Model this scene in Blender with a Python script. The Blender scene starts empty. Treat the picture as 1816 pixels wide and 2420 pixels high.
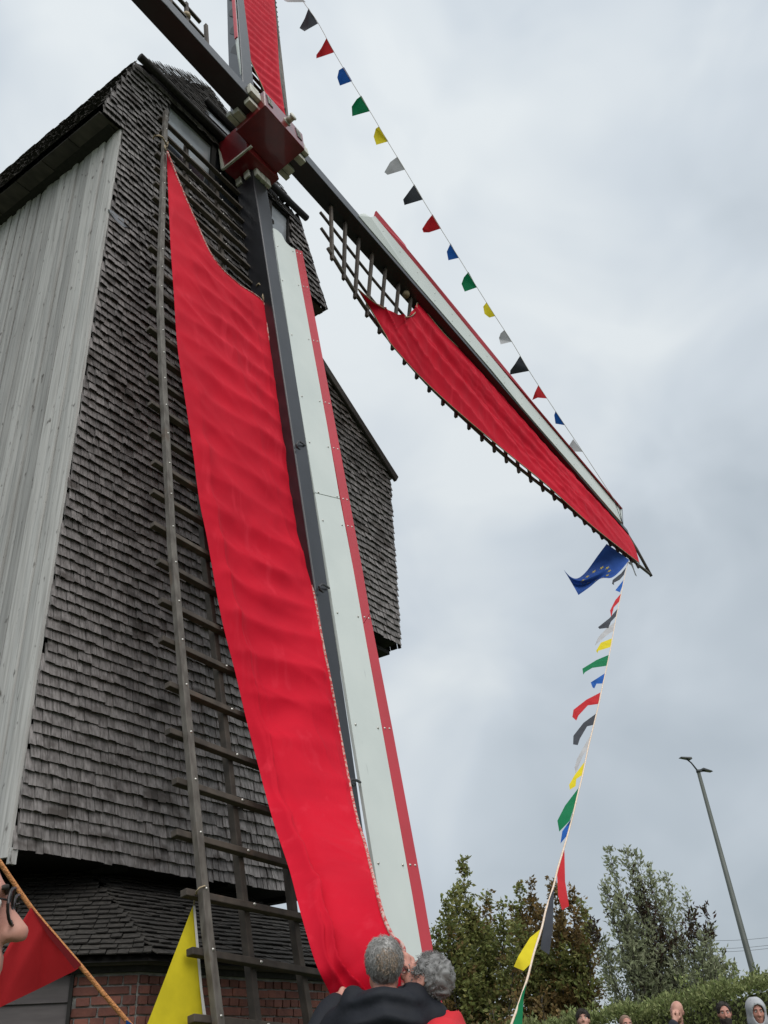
import bpy, bmesh, math, random
import numpy as np
from mathutils import Vector, Matrix, noise
from math import sin, cos, tan, pi, radians, sqrt, atan2

random.seed(7)
RNG = np.random.default_rng(11)
scene = bpy.context.scene
COL = scene.collection
V = lambda *a: np.array(a if len(a) > 1 else a[0], float)

# ------------------------------------------------------------------ camera
IMG_W, IMG_H, FPX = 1816.0, 2420.0, 2162.5
PITCH, ROLL = radians(31.297), radians(-3.363)
CAM = V(0, 0, 1.2)
FWD = V(0, cos(PITCH), sin(PITCH))
_u0, _r0 = V(0, -sin(PITCH), cos(PITCH)), V(1, 0, 0)
RIGHT = cos(ROLL) * _r0 + sin(ROLL) * _u0
UP = -sin(ROLL) * _r0 + cos(ROLL) * _u0
cam_data = bpy.data.cameras.new('camera')
cam_data.sensor_fit = 'VERTICAL'
cam_data.sensor_height = 24.0
cam_data.sensor_width = 18.0
cam_data.lens = 24.0 * FPX / IMG_H
cam_data.clip_start = 0.05
cam_data.clip_end = 3000
cam = bpy.data.objects.new('camera', cam_data)
COL.objects.link(cam)
m = Matrix.Identity(4)
for i in range(3):
    m[i][0], m[i][1], m[i][2], m[i][3] = RIGHT[i], UP[i], -FWD[i], CAM[i]
cam.matrix_world = m
scene.camera = cam

# ------------------------------------------------------------------ sky, sun, exposure
SUN_EL, SUN_AZ = radians(54), radians(160)          # azimuth clockwise from +Y
world = bpy.data.worlds.new('World')
scene.world = world
world.use_nodes = True
nt = world.node_tree
nt.nodes.clear()
def wn(t, **k):
    n = nt.nodes.new(t)
    for a, b in k.items(): setattr(n, a, b)
    return n
sky = wn('ShaderNodeTexSky', sky_type='NISHITA', sun_disc=False)
sky.sun_elevation, sky.sun_rotation = SUN_EL, SUN_AZ
tc = wn('ShaderNodeTexCoord')
mp = wn('ShaderNodeMapping')
mp.inputs['Scale'].default_value = (1.0, 1.0, 1.25)
mp.inputs['Location'].default_value = (3.1, 0.4, 1.7)
nt.links.new(tc.outputs['Generated'], mp.inputs['Vector'])
n1 = wn('ShaderNodeTexNoise'); n1.inputs['Scale'].default_value = 2.3; n1.inputs['Detail'].default_value = 4.5
n1.inputs['Roughness'].default_value = 0.46; n1.inputs['Distortion'].default_value = 0.35
n2 = wn('ShaderNodeTexNoise'); n2.inputs['Scale'].default_value = 5.5; n2.inputs['Detail'].default_value = 3.0
n2.inputs['Roughness'].default_value = 0.5; n2.inputs['Distortion'].default_value = 0.6
for n in (n1, n2): nt.links.new(mp.outputs['Vector'], n.inputs['Vector'])
mixn = wn('ShaderNodeMath', operation='MULTIPLY_ADD'); mixn.inputs[1].default_value = 0.36
nt.links.new(n2.outputs['Fac'], mixn.inputs[0])
sc1 = wn('ShaderNodeMath', operation='MULTIPLY'); sc1.inputs[1].default_value = 0.72
nt.links.new(n1.outputs['Fac'], sc1.inputs[0]); nt.links.new(sc1.outputs[0], mixn.inputs[2])
ramp = wn('ShaderNodeValToRGB')
r = ramp.color_ramp
r.elements[0].position, r.elements[0].color = 0.36, (0.505, 0.575, 0.640, 1)
r.elements[1].position, r.elements[1].color = 0.74, (0.87, 0.925, 0.955, 1)
e = r.elements.new(0.50); e.color = (0.61, 0.68, 0.745, 1)
e = r.elements.new(0.61); e.color = (0.71, 0.78, 0.845, 1)
# the cloud deck is thinner, and so brighter, towards one part of the sky
thin = Vector(tuple(FWD * FPX + RIGHT * (760 - IMG_W / 2) - UP * (620 - IMG_H / 2))).normalized()
dt = wn('ShaderNodeVectorMath', operation='DOT_PRODUCT'); dt.inputs[1].default_value = thin
nt.links.new(tc.outputs['Generated'], dt.inputs[0])
lob = wn('ShaderNodeMapRange', interpolation_type='SMOOTHSTEP'); lob.inputs['From Min'].default_value = 0.80; lob.inputs['From Max'].default_value = 1.0
lob.inputs['To Min'].default_value = -0.035; lob.inputs['To Max'].default_value = 0.135
nt.links.new(dt.outputs['Value'], lob.inputs['Value'])
addl = wn('ShaderNodeMath', operation='ADD'); nt.links.new(mixn.outputs[0], addl.inputs[0]); nt.links.new(lob.outputs['Result'], addl.inputs[1])
nt.links.new(addl.outputs[0], ramp.inputs['Fac'])
sep = wn('ShaderNodeSeparateXYZ'); nt.links.new(tc.outputs['Generated'], sep.inputs[0])
grad = wn('ShaderNodeMapRange'); grad.inputs['From Min'].default_value = 0.0; grad.inputs['From Max'].default_value = 1.0
grad.inputs['To Min'].default_value = 8.4; grad.inputs['To Max'].default_value = 10.2
nt.links.new(sep.outputs['Z'], grad.inputs['Value'])
vm = wn('ShaderNodeVectorMath', operation='SCALE')
nt.links.new(ramp.outputs['Color'], vm.inputs[0]); nt.links.new(grad.outputs['Result'], vm.inputs['Scale'])
mx = wn('ShaderNodeMix', data_type='RGBA'); mx.inputs['Factor'].default_value = 0.93
nt.links.new(sky.outputs['Color'], mx.inputs[6]); nt.links.new(vm.outputs['Vector'], mx.inputs[7])
bg = wn('ShaderNodeBackground'); bg.inputs['Strength'].default_value = 0.05
nt.links.new(mx.outputs[2], bg.inputs['Color'])
wo = wn('ShaderNodeOutputWorld'); nt.links.new(bg.outputs[0], wo.inputs[0])

sun_d = bpy.data.lights.new('sun', 'SUN')
sun_d.energy, sun_d.angle, sun_d.color = 1.5, radians(75), (1.0, 0.97, 0.93)
sun = bpy.data.objects.new('sun', sun_d)
COL.objects.link(sun)
to_sun = Vector((sin(SUN_AZ) * cos(SUN_EL), cos(SUN_AZ) * cos(SUN_EL), sin(SUN_EL)))
sun.rotation_euler = to_sun.to_track_quat('Z', 'Y').to_euler()
sun.location = (0, -8, 30)
vs = scene.view_settings
vs.view_transform, vs.look, vs.exposure, vs.gamma, vs.use_curve_mapping = 'Standard', 'None', 0.95, 1.0, False

# ------------------------------------------------------------------ frames of reference
def ray(p):
    d = FWD * FPX + RIGHT * (p[0] - IMG_W / 2) - UP * (p[1] - IMG_H / 2)
    return d
def on_plane(p, P0, n):
    d = ray(p)
    return CAM + d * (np.dot(P0 - CAM, n) / np.dot(d, n))
def at_depth(p, depth):
    return CAM + ray(p) * (depth / FPX)
def depth_of(P): return float(np.dot(P - CAM, FWD))
AZ = radians(56.058)
E1, N0, Z0 = V(cos(AZ), sin(AZ), 0), V(sin(AZ), -cos(AZ), 0), V(0, 0, 1)
A0 = V(-3.075, 7.385, 0)                             # near left corner of the mill body, on the ground plan
BZ = -0.10                                           # height datum
def MW(u, v, z): return A0 + E1 * u + N0 * v + Z0 * (z + BZ)
TILT = radians(11)
NS = N0 * cos(TILT) + Z0 * sin(TILT)
E2 = Z0 * cos(TILT) - N0 * sin(TILT)
P0 = V(-1.48, 8.60, 13.0)
def W(a, b, c): return P0 + E1 * a + E2 * b + NS * c
def sail_xy(p, c):                                   # a photo point seen on the sail plane at offset c
    X = on_plane(p, P0 + NS * c, NS) - P0
    return float(np.dot(X, E1)), float(np.dot(X, E2))

# ------------------------------------------------------------------ object helpers
def tag(o, label=None, cat=None, group=None, kind=None):
    if label: o['label'] = label
    if cat: o['category'] = cat
    if group: o['group'] = group
    if kind: o['kind'] = kind
    return o
def thing(name, loc, label, cat, group=None):
    o = bpy.data.objects.new(name, None)
    COL.objects.link(o)
    o.empty_display_size = 0.2
    o.location = Vector(loc)
    return tag(o, label, cat, group)
def wloc(o):
    l = Vector((0, 0, 0))
    while o is not None:
        l = l + Vector(o.location); o = o.parent
    return l
def link(name, me, parent=None, loc=(0, 0, 0), kind=None):
    o = bpy.data.objects.new(name, me)
    COL.objects.link(o)
    o.location = Vector(loc)
    if parent is not None:
        o.parent = parent
        o.location = Vector(loc) - wloc(parent)
    if kind: o['kind'] = kind
    return o
class MB:
    """collects shapes into one mesh"""
    def __init__(s): s.v, s.f, s.m, s.sm = [], [], [], []
    def add(s, verts, faces, mi=0, smooth=False):
        b = len(s.v)
        s.v.extend([tuple(map(float, p)) for p in verts])
        for f in faces:
            s.f.append([i + b for i in f]); s.m.append(mi); s.sm.append(smooth)
        return s
    def quad(s, a, b, c, d, mi=0): return s.add([a, b, c, d], [(0, 1, 2, 3)], mi)
    def box(s, c, ax, ay, az, mi=0):
        """centre and three half-axis vectors"""
        c, ax, ay, az = map(lambda q: np.asarray(q, float), (c, ax, ay, az))
        vs_ = [c + sx * ax + sy * ay + sz * az for sz in (-1, 1) for sy in (-1, 1) for sx in (-1, 1)]
        fs = [(0, 2, 3, 1), (4, 5, 7, 6), (0, 1, 5, 4), (2, 6, 7, 3), (0, 4, 6, 2), (1, 3, 7, 5)]
        if np.dot(np.cross(ax, ay), az) < 0: fs = [f[::-1] for f in fs]
        return s.add(vs_, fs, mi)
    def beam(s, p, q, n, w, h, w2=None, h2=None, mi=0):
        """bar from p to q; h is its half size along n, w across; may taper"""
        p, q, n = map(lambda t: np.asarray(t, float), (p, q, n))
        d = q - p; d /= np.linalg.norm(d)
        n = n - d * np.dot(n, d); n /= np.linalg.norm(n)
        x = np.cross(d, n)
        w2 = w if w2 is None else w2; h2 = h if h2 is None else h2
        vs_ = [p - x * w - n * h, p + x * w - n * h, p + x * w + n * h, p - x * w + n * h,
               q - x * w2 - n * h2, q + x * w2 - n * h2, q + x * w2 + n * h2, q - x * w2 + n * h2]
        return s.add(vs_, [(0, 1, 2, 3)[::-1], (4, 5, 6, 7), (0, 1, 5, 4), (1, 2, 6, 5), (2, 3, 7, 6), (3, 0, 4, 7)], mi)
    def tube(s, pts, r, n=8, mi=0, cap=True):
        pts = [np.asarray(p, float) for p in pts]
        rs = r if hasattr(r, '__len__') else [r] * len(pts)
        ref = V(0.31, 0.22, 0.93); rings = []
        for i, p in enumerate(pts):
            d = pts[min(i + 1, len(pts) - 1)] - pts[max(i - 1, 0)]
            d = d / (np.linalg.norm(d) + 1e-9)
            x = np.cross(d, ref)
            if np.linalg.norm(x) < 0.05: x = np.cross(d, V(1, 0, 0))
            x /= np.linalg.norm(x); y = np.cross(d, x)
            ref = y if False else ref
            rings.append([p + rs[i] * (x * cos(2 * pi * k / n) + y * sin(2 * pi * k / n)) for k in range(n)])
        vs_ = [q for R in rings for q in R]
        fs = [(i * n + k, i * n + (k + 1) % n, (i + 1) * n + (k + 1) % n, (i + 1) * n + k) for i in range(len(pts) - 1) for k in range(n)]
        if cap: fs += [tuple(range(n))[::-1], tuple((len(pts) - 1) * n + k for k in range(n))]
        return s.add(vs_, fs, mi, True)
    def build(s, name, mats, parent=None, origin=(0, 0, 0), kind=None, bevel=0, normals=False):
        me = bpy.data.meshes.new(name)
        o0 = np.asarray(origin, float)
        me.from_pydata([tuple(np.asarray(p) - o0) for p in s.v], [], s.f)
        for mt in (mats if isinstance(mats, (list, tuple)) else [mats]): me.materials.append(mt)
        me.polygons.foreach_set('material_index', s.m)
        me.polygons.foreach_set('use_smooth', s.sm)
        if normals or bevel:
            bm = bmesh.new(); bm.from_mesh(me)
            bmesh.ops.remove_doubles(bm, verts=bm.verts, dist=1e-5)
            if normals: bmesh.ops.recalc_face_normals(bm, faces=bm.faces)
            if bevel: bmesh.ops.bevel(bm, geom=[e_ for e_ in bm.edges if not e_.smooth or e_.calc_face_angle(0) > 0.5], offset=bevel, segments=2, affect='EDGES', profile=0.5)
            bm.to_mesh(me); bm.free()
        me.update()
        return link(name, me, parent, origin, kind)
def arr_mesh(name, verts, faces, mats, parent=None, origin=(0, 0, 0), smooth=False, kind=None, mi=None):
    """numpy arrays of vertices and equal-sized faces to one object"""
    verts = np.asarray(verts, np.float32) - np.asarray(origin, np.float32)
    faces = np.asarray(faces, np.int32)
    me = bpy.data.meshes.new(name)
    k = faces.shape[1]
    me.vertices.add(len(verts)); me.vertices.foreach_set('co', verts.ravel())
    me.loops.add(faces.size); me.loops.foreach_set('vertex_index', faces.ravel())
    me.polygons.add(len(faces))
    me.polygons.foreach_set('loop_start', np.arange(0, faces.size, k, dtype=np.int32))
    me.polygons.foreach_set('loop_total', np.full(len(faces), k, np.int32))
    me.polygons.foreach_set('use_smooth', np.full(len(faces), smooth))
    for mt in (mats if isinstance(mats, (list, tuple)) else [mats]): me.materials.append(mt)
    if mi is not None: me.polygons.foreach_set('material_index', np.asarray(mi, np.int32))
    me.update(calc_edges=True); me.validate()
    return link(name, me, parent, origin, kind)
def copy_tree(o, parent=None):
    c = o.copy(); COL.objects.link(c); c.parent = parent
    for ch in [k for k in bpy.data.objects if k.parent is o]: copy_tree(ch, c)
    return c

# ------------------------------------------------------------------ materials
def mat(name, col, rough=0.7, col2=None, scale=4.0, stretch=(1, 1, 1), detail=5, lo=0.35, hi=0.65, rot=0.0,
        island=0.0, objr=0.0, bump=0.0, bscale=None, bstretch=None, spec=0.5, metal=0.0, coat=0.0, sheen=0.0,
        trans=0.0, spots=None):
    """principled material with noise grain, per-piece tint and fine relief"""
    mt = bpy.data.materials.new(name); mt.use_nodes = True
    t = mt.node_tree; t.nodes.clear()
    def nd(ty, **k):
        n_ = t.nodes.new(ty)
        for a, b in k.items(): setattr(n_, a, b)
        return n_
    out = nd('ShaderNodeOutputMaterial'); bs = nd('ShaderNodeBsdfPrincipled')
    t.links.new(bs.outputs[0], out.inputs[0])
    bs.inputs['Roughness'].default_value = rough
    bs.inputs['Metallic'].default_value = metal
    bs.inputs['Specular IOR Level'].default_value = spec
    bs.inputs['Coat Weight'].default_value = coat
    bs.inputs['Sheen Weight'].default_value = sheen
    geo = nd('ShaderNodeNewGeometry'); oi = nd('ShaderNodeObjectInfo')
    mpn = nd('ShaderNodeMapping'); mpn.inputs['Rotation'].default_value = (0, 0, rot)
    t.links.new(geo.outputs['Position'], mpn.inputs[0])
    def noisetex(sc, st, det, seed=0.0):
        m2 = nd('ShaderNodeMapping'); m2.inputs['Scale'].default_value = st; m2.inputs['Location'].default_value = (seed, seed * 0.7, seed * 1.3)
        t.links.new(mpn.outputs[0], m2.inputs[0])
        n_ = nd('ShaderNodeTexNoise'); n_.inputs['Scale'].default_value = sc; n_.inputs['Detail'].default_value = det
        t.links.new(m2.outputs[0], n_.inputs['Vector'])
        if (island or objr) and seed != 5.0:         # no grain runs on from one piece to the next
            n_.noise_dimensions = '4D'
            w_ = nd('ShaderNodeMath', operation='MULTIPLY_ADD'); w_.inputs[1].default_value = 37.0
            t.links.new(geo.outputs['Random Per Island'], w_.inputs[0]); 
            w2_ = nd('ShaderNodeMath', operation='MULTIPLY'); w2_.inputs[1].default_value = 53.0
            t.links.new(oi.outputs['Random'], w2_.inputs[0]); t.links.new(w2_.outputs[0], w_.inputs[2])
            t.links.new(w_.outputs[0], n_.inputs['W'])
        return n_
    c = None
    if col2 is not None:
        n_ = noisetex(scale, stretch, detail)
        mr = nd('ShaderNodeMapRange'); mr.inputs['From Min'].default_value = lo; mr.inputs['From Max'].default_value = hi
        t.links.new(n_.outputs['Fac'], mr.inputs['Value'])
        mxx = nd('ShaderNodeMix', data_type='RGBA')
        mxx.inputs[6].default_value = (*col, 1); mxx.inputs[7].default_value = (*col2, 1)
        t.links.new(mr.outputs[0], mxx.inputs['Factor']); c = mxx.outputs[2]
    if spots:                                        # (scale, stretch, threshold, colour)
        n_ = noisetex(spots[0], spots[1], 3, 5.0)
        mr = nd('ShaderNodeMapRange'); mr.inputs['From Min'].default_value = spots[2]; mr.inputs['From Max'].default_value = spots[2] + 0.11
        t.links.new(n_.outputs['Fac'], mr.inputs['Value'])
        mxx = nd('ShaderNodeMix', data_type='RGBA')
        if c is None: mxx.inputs[6].default_value = (*col, 1)
        else: t.links.new(c, mxx.inputs[6])
        mxx.inputs[7].default_value = (*spots[3], 1)
        t.links.new(mr.outputs[0], mxx.inputs['Factor']); c = mxx.outputs[2]
    if island or objr:
        hs = nd('ShaderNodeHueSaturation')
        if c is None: hs.inputs['Color'].default_value = (*col, 1)
        else: t.links.new(c, hs.inputs['Color'])
        a_ = nd('ShaderNodeMath', operation='MULTIPLY'); a_.inputs[1].default_value = 2 * island
        t.links.new(geo.outputs['Random Per Island'], a_.inputs[0])
        b_ = nd('ShaderNodeMath', operation='MULTIPLY'); b_.inputs[1].default_value = 2 * objr
        t.links.new(oi.outputs['Random'], b_.inputs[0])
        s_ = nd('ShaderNodeMath', operation='ADD'); t.links.new(a_.outputs[0], s_.inputs[0]); t.links.new(b_.outputs[0], s_.inputs[1])
        s2 = nd('ShaderNodeMath', operation='ADD'); s2.inputs[1].default_value = 1 - island - objr
        t.links.new(s_.outputs[0], s2.inputs[0]); t.links.new(s2.outputs[0], hs.inputs['Value'])
        c = hs.outputs[0]
    if c is None: bs.inputs['Base Color'].default_value = (*col, 1)
    else: t.links.new(c, bs.inputs['Base Color'])
    if bump:
        n_ = noisetex(bscale or scale, bstretch or stretch, 4, 2.0)
        bp = nd('ShaderNodeBump'); bp.inputs['Strength'].default_value = min(1, bump); bp.inputs['Distance'].default_value = 0.01 * max(1, bump)
        t.links.new(n_.outputs['Fac'], bp.inputs['Height']); t.links.new(bp.outputs[0], bs.inputs['Normal'])
    if trans:
        tr = nd('ShaderNodeBsdfTranslucent')
        if c is None: tr.inputs[0].default_value = (*col, 1)
        else: t.links.new(c, tr.inputs[0])
        ms = nd('ShaderNodeMixShader'); ms.inputs[0].default_value = trans
        t.links.new(bs.outputs[0], ms.inputs[1]); t.links.new(tr.outputs[0], ms.inputs[2]); t.links.new(ms.outputs[0], out.inputs[0])
    return mt
RZ = -AZ                                             # turns world grain into the mill's own axes
GRAIN = (14, 14, 1.1)
m_shingle = mat('weathered oak shingle', (0.27, 0.25, 0.243), 0.85, (0.115, 0.103, 0.099), 5.0, (9, 9, 1.0), 5, 0.36, 0.68, RZ, 0.30, 0.12, 0.5,
                spots=(2.4, (1, 1, 1.9), 0.56, (0.085, 0.073, 0.067)))
m_endgrain_shade = mat('dark end grain with painted shade', (0.018, 0.015, 0.014), 0.95, (0.035, 0.030, 0.027), 30, (1, 1, 1), 3)  # end grain; butts and backs blackened to paint in the shade between rows
m_roofsh = mat('dark mossy shingle', (0.050, 0.044, 0.037), 0.9, (0.020, 0.018, 0.015), 5.0, (6, 6, 6), 5, 0.36, 0.64, RZ, 0.35, 0.1, 0.5)
m_plank = mat('silver grey pine plank', (0.43, 0.422, 0.405), 0.8, (0.27, 0.262, 0.25), 7.0, (6, 6, 0.22), 6, 0.42, 0.72, RZ, 0.10, 0.24, 0.5,
              spots=(8.0, (2.0, 2.0, 1.0), 0.645, (0.085, 0.075, 0.068)))
m_dark = mat('tarred dark wood', (0.012, 0.0105, 0.0095), 0.85, (0.026, 0.023, 0.021), 7, (4, 4, 1), 4, 0.45, 0.75, RZ)
m_soffit = mat('old dark soffit board', (0.035, 0.030, 0.026), 0.8, (0.075, 0.065, 0.055), 3, (1, 3, 3), 4, 0.4, 0.75, RZ, 0.2, 0.2)
m_lead = mat('lead flashing', (0.16, 0.17, 0.19), 0.4, (0.26, 0.27, 0.29), 9, (1, 1, 1), 4, metal=0.3)
m_black = mat('blue black gloss paint', (0.006, 0.0065, 0.009), 0.36, (0.013, 0.014, 0.018), 3, (1, 1, 1), 5, 0.4, 0.7, bump=0.05, bscale=25, spec=0.6)
m_cream = mat('grimy cream paint', (0.50, 0.49, 0.42), 0.55, (0.24, 0.23, 0.18), 7, (1, 1, 1), 5, 0.45, 0.75)
m_redp = mat('red gloss paint', (0.17, 0.010, 0.014), 0.28, (0.13, 0.007, 0.011), 6, (1, 1, 1), 4, coat=0.3)
m_white = mat('off white painted board', (0.59, 0.63, 0.60), 0.5, (0.53, 0.575, 0.55), 1.6, (1, 1, 1), 6, 0.4, 0.75, bump=0.03, bscale=60,
              spots=(9, (1.4, 1.4, 0.3), 0.73, (0.40, 0.43, 0.42)))
m_trim = mat('red painted trim', (0.50, 0.026, 0.042), 0.45, (0.43, 0.024, 0.036), 2.0, (1, 1, 1), 5)
m_bar = mat('weathered brown lath', (0.070, 0.055, 0.042), 0.8, (0.034, 0.026, 0.020), 5, (2, 2, 2), 5, objr=0.25, spots=(6, (1, 1, 1), 0.62, (0.075, 0.05, 0.035)))
m_rail = mat('grey weathered rail', (0.135, 0.122, 0.105), 0.75, (0.065, 0.054, 0.045), 6, (3, 3, 1), 5, spots=(5, (1, 1, 1), 0.6, (0.085, 0.06, 0.042)))
m_steel = mat('galvanised bolt', (0.42, 0.41, 0.38), 0.35, metal=0.7)
m_iron = mat('black iron', (0.02, 0.02, 0.022), 0.5)
m_rope = mat('tan hemp rope', (0.36, 0.29, 0.19), 0.9, (0.22, 0.17, 0.11), 60, (1, 1, 1), 3)
m_glass = mat('dark window glass', (0.03, 0.034, 0.04), 0.06, spec=0.9, coat=1.0)
m_sheet = mat('grey polythene sheet', (0.42, 0.45, 0.48), 0.22, (0.30, 0.32, 0.35), 3, (1, 1, 1), 4, bump=0.3, bscale=4, coat=0.3)
# ------------------------------------------------------------------ ground
def ground():
    n = 60
    xs = np.concatenate([-np.geomspace(900, 2, 24), np.linspace(-1.5, 1.5, 5), np.geomspace(2, 900, 24)])
    ys = xs + 8
    X, Y = np.meshgrid(xs, ys, indexing='ij')
    Zg = -0.02 + 0.02 * np.sin(X * 0.7) * np.cos(Y * 0.5)
    vs_ = np.stack([X, Y, Zg], -1).reshape(-1, 3)
    k = len(xs)
    i, j = np.meshgrid(np.arange(k - 1), np.arange(k - 1), indexing='ij')
    a = (i * k + j).ravel()
    m_ = mat('short grass', (0.045, 0.07, 0.025), 0.95, (0.075, 0.085, 0.04), 3, (1, 1, 1), 6)
    arr_mesh('ground', vs_, np.stack([a, a + k, a + k + 1, a + 1], 1), m_, smooth=True, kind='structure')
ground()

# ------------------------------------------------------------------ shingles
def inpoly(x, y, P):
    c = False; n = len(P); j = n - 1
    for i in range(n):
        if (P[i][1] > y) != (P[j][1] > y) and x < (P[j][0] - P[i][0]) * (y - P[i][1]) / (P[j][1] - P[i][1]) + P[i][0]: c = not c
        j = i
    return c
UNIT = V((-.5, 0, 0), (.5, 0, 0), (.5, 1, 0), (-.5, 1, 0), (-.5, 0, 1), (.5, 0, 1), (.5, 1, .25), (-.5, 1, .25)) if False else np.array(
    [(-.5, 0, .74), (.5, 0, .74), (.5, 1, 0), (-.5, 1, 0), (-.5, 0, 1), (.5, 0, 1), (.5, 1, .20), (-.5, 1, .20)], float)
UF = np.array([(0, 3, 2, 1), (4, 5, 6, 7), (0, 1, 5, 4), (1, 2, 6, 5), (2, 3, 7, 6), (3, 0, 4, 7)])
_unit = []
for q in range(6):
    me = bpy.data.meshes.new('shingle')
    u_ = UNIT.copy()
    u_[0:2, 1] += RNG.normal(0, .016, 2); u_[4:6, 1] = u_[0:2, 1] + RNG.normal(0, .006, 2); u_[4:6, 2] += RNG.normal(0, .06, 2)
    me.from_pydata([tuple(p) for p in u_], [], [tuple(map(int, f)) for f in UF]); me.materials.append(m_shingle); me.materials.append(m_endgrain_shade); me.polygons.foreach_set('material_index', [1, 0, 1, 0, 0, 0])
    _unit.append((me, u_))
def lay_shingles(org, du, dv, nn, poly, expo=0.105, wid=(0.06, 0.105), thick=0.060, wave=0.004, hole=None, lap=1.75, seed=1, skew=None, skip=0.0):
    """rows of split shingles on a plane; poly in (along, up) coordinates; returns list of 4x4 frames"""
    rg = np.random.default_rng(seed)
    P = np.array(poly); s0, t0 = P.min(0); s1, t1 = P.max(0)
    out = []; t = t0; row = 0
    while t < t1 - expo * 0.2:
        s = s0 - rg.uniform(0, wid[1]); ph = rg.uniform(0, 6.28)
        while s < s1:
            w_ = rg.uniform(*wid) * (1.25 if rg.random() < 0.08 else 1)
            c = s + w_ / 2; tt = t + expo * 0.5
            ok = inpoly(c, tt, poly)
            if ok and hole:
                for H in hole:
                    if inpoly(c, tt, H): ok = False
            if ok and rg.random() >= skip:
                tb = t + wave * sin(c * 2.1 + ph * 0.3) + wave * 0.5 * sin(c * 5.3 + ph) + rg.normal(0, 0.0018) - (rg.uniform(0.005, 0.014) if rg.random() < 0.02 else 0)
                h_ = expo * lap
                o_ = org + du * c + dv * tb
                th = thick * rg.uniform(0.85, 1.2)
                a_ = rg.normal(0, 0.006)
                xs_ = sorted(poly[q][0] + (tt - poly[q][1]) * (poly[q - 1][0] - poly[q][0]) / (poly[q - 1][1] - poly[q][1]) for q in range(len(poly)) if (poly[q][1] > tt) != (poly[q - 1][1] > tt))
                lo_s, hi_s = max([x for x in xs_ if x <= c] + [s0 - 9]), min([x for x in xs_ if x > c] + [s1 + 9])
                c0_, c1_ = max(s, lo_s), min(s + w_, hi_s)             # edge shingles are cut to the corner
                if c1_ - c0_ < .018: s += w_; continue
                wc_ = c1_ - c0_; o_ = org + du * (c0_ + c1_) / 2 + dv * tb
                M_ = np.eye(4)
                M_[:3, 0] = (du * cos(a_) + dv * sin(a_)) * (wc_ - rg.uniform(0.003, 0.009)); M_[:3, 1] = (dv * cos(a_) - du * sin(a_)) * h_
                M_[:3, 2] = nn * th; M_[:3, 3] = o_
                out.append(M_)
            s += w_
        t += expo * rg.uniform(0.96, 1.04); row += 1
    return out
def put_shingles(frames, parent, material, n_single, stuff_name, sight=True):
    """the ones that show largest as objects of their own, the rest joined"""
    rg = np.random.default_rng(5)
    vis = []
    for i, M_ in enumerate(frames):
        X = M_[:3, 3]; dpt = depth_of(X)
        d = X - CAM
        px = IMG_W / 2 + FPX * d.dot(RIGHT) / dpt; py = IMG_H / 2 - FPX * d.dot(UP) / dpt
        inside = 0 < px < IMG_W and 0 < py < IMG_H
        vis.append((0 if inside else 1, np.linalg.norm(d)))
    order = sorted(range(len(frames)), key=lambda i: vis[i])
    single = set(i for i in order[:n_single] if vis[i][0] == 0)
    big_v, big_f, b = [], [], 0
    for i, M_ in enumerate(frames):
        me, u_ = _unit[rg.integers(6)]
        if i in single:
            o = bpy.data.objects.new('shingle', me); COL.objects.link(o)
            o.parent = parent
            MM = Matrix(M_.tolist()); MM.translation = Vector(M_[:3, 3]) - wloc(parent)
            o.matrix_basis = MM
            if me.materials[0] is not material: o.material_slots[0].link = 'OBJECT'; o.material_slots[0].material = material
        else:
            big_v.append(u_ @ M_[:3, :3].T + M_[:3, 3]); big_f.append(UF + b); b += 8
    if big_v: arr_mesh(stuff_name, np.concatenate(big_v), np.concatenate(big_f), [material, m_endgrain_shade], parent, kind='stuff', mi=np.tile([1, 0, 1, 0, 0, 0], len(big_v)))

# ------------------------------------------------------------------ windmill body
WID, DEP, ZB = 3.66, 5.6, 2.91
mill = thing('windmill', MW(WID / 2, -DEP / 2, 0.1), 'tall dark wooden post windmill body clad in weathered shingles and grey planks', 'windmill')
core = MB()
prof = [(0.03, ZB + .1), (WID - .03, ZB + .1), (WID - .03, 11.70), (4.13, 11.80), (3.46, 13.22), (1.8, 15.02), (0.10, 13.22), (-.29, 11.80), (0.03, 11.70)]
f_, b_ = [MW(u, -.06 if z < 13.3 else -.42, z) for u, z in prof], [MW(u, -DEP, z) for u, z in prof]
k = len(prof)
core.add(f_ + b_, [tuple(range(k)), tuple(range(2 * k - 1, k - 1, -1))] + [(i, i + k, (i + 1) % k + k, (i + 1) % k) for i in range(k)])
core.build('frame_core', m_dark, mill, normals=True)
breast = [(-.0, ZB), (WID, ZB), (WID, 11.70), (4.19, 11.78), (3.52, 13.25), (.05, 13.25), (-.36, 11.80), (0, 11.72)]
WIN = [(.66, 12.02), (3.30, 12.02), (3.30, 13.14), (.66, 13.14)]
S = lay_shingles(MW(0, -.015, 0), E1, Z0, N0, breast, hole=[WIN], seed=3)
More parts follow.
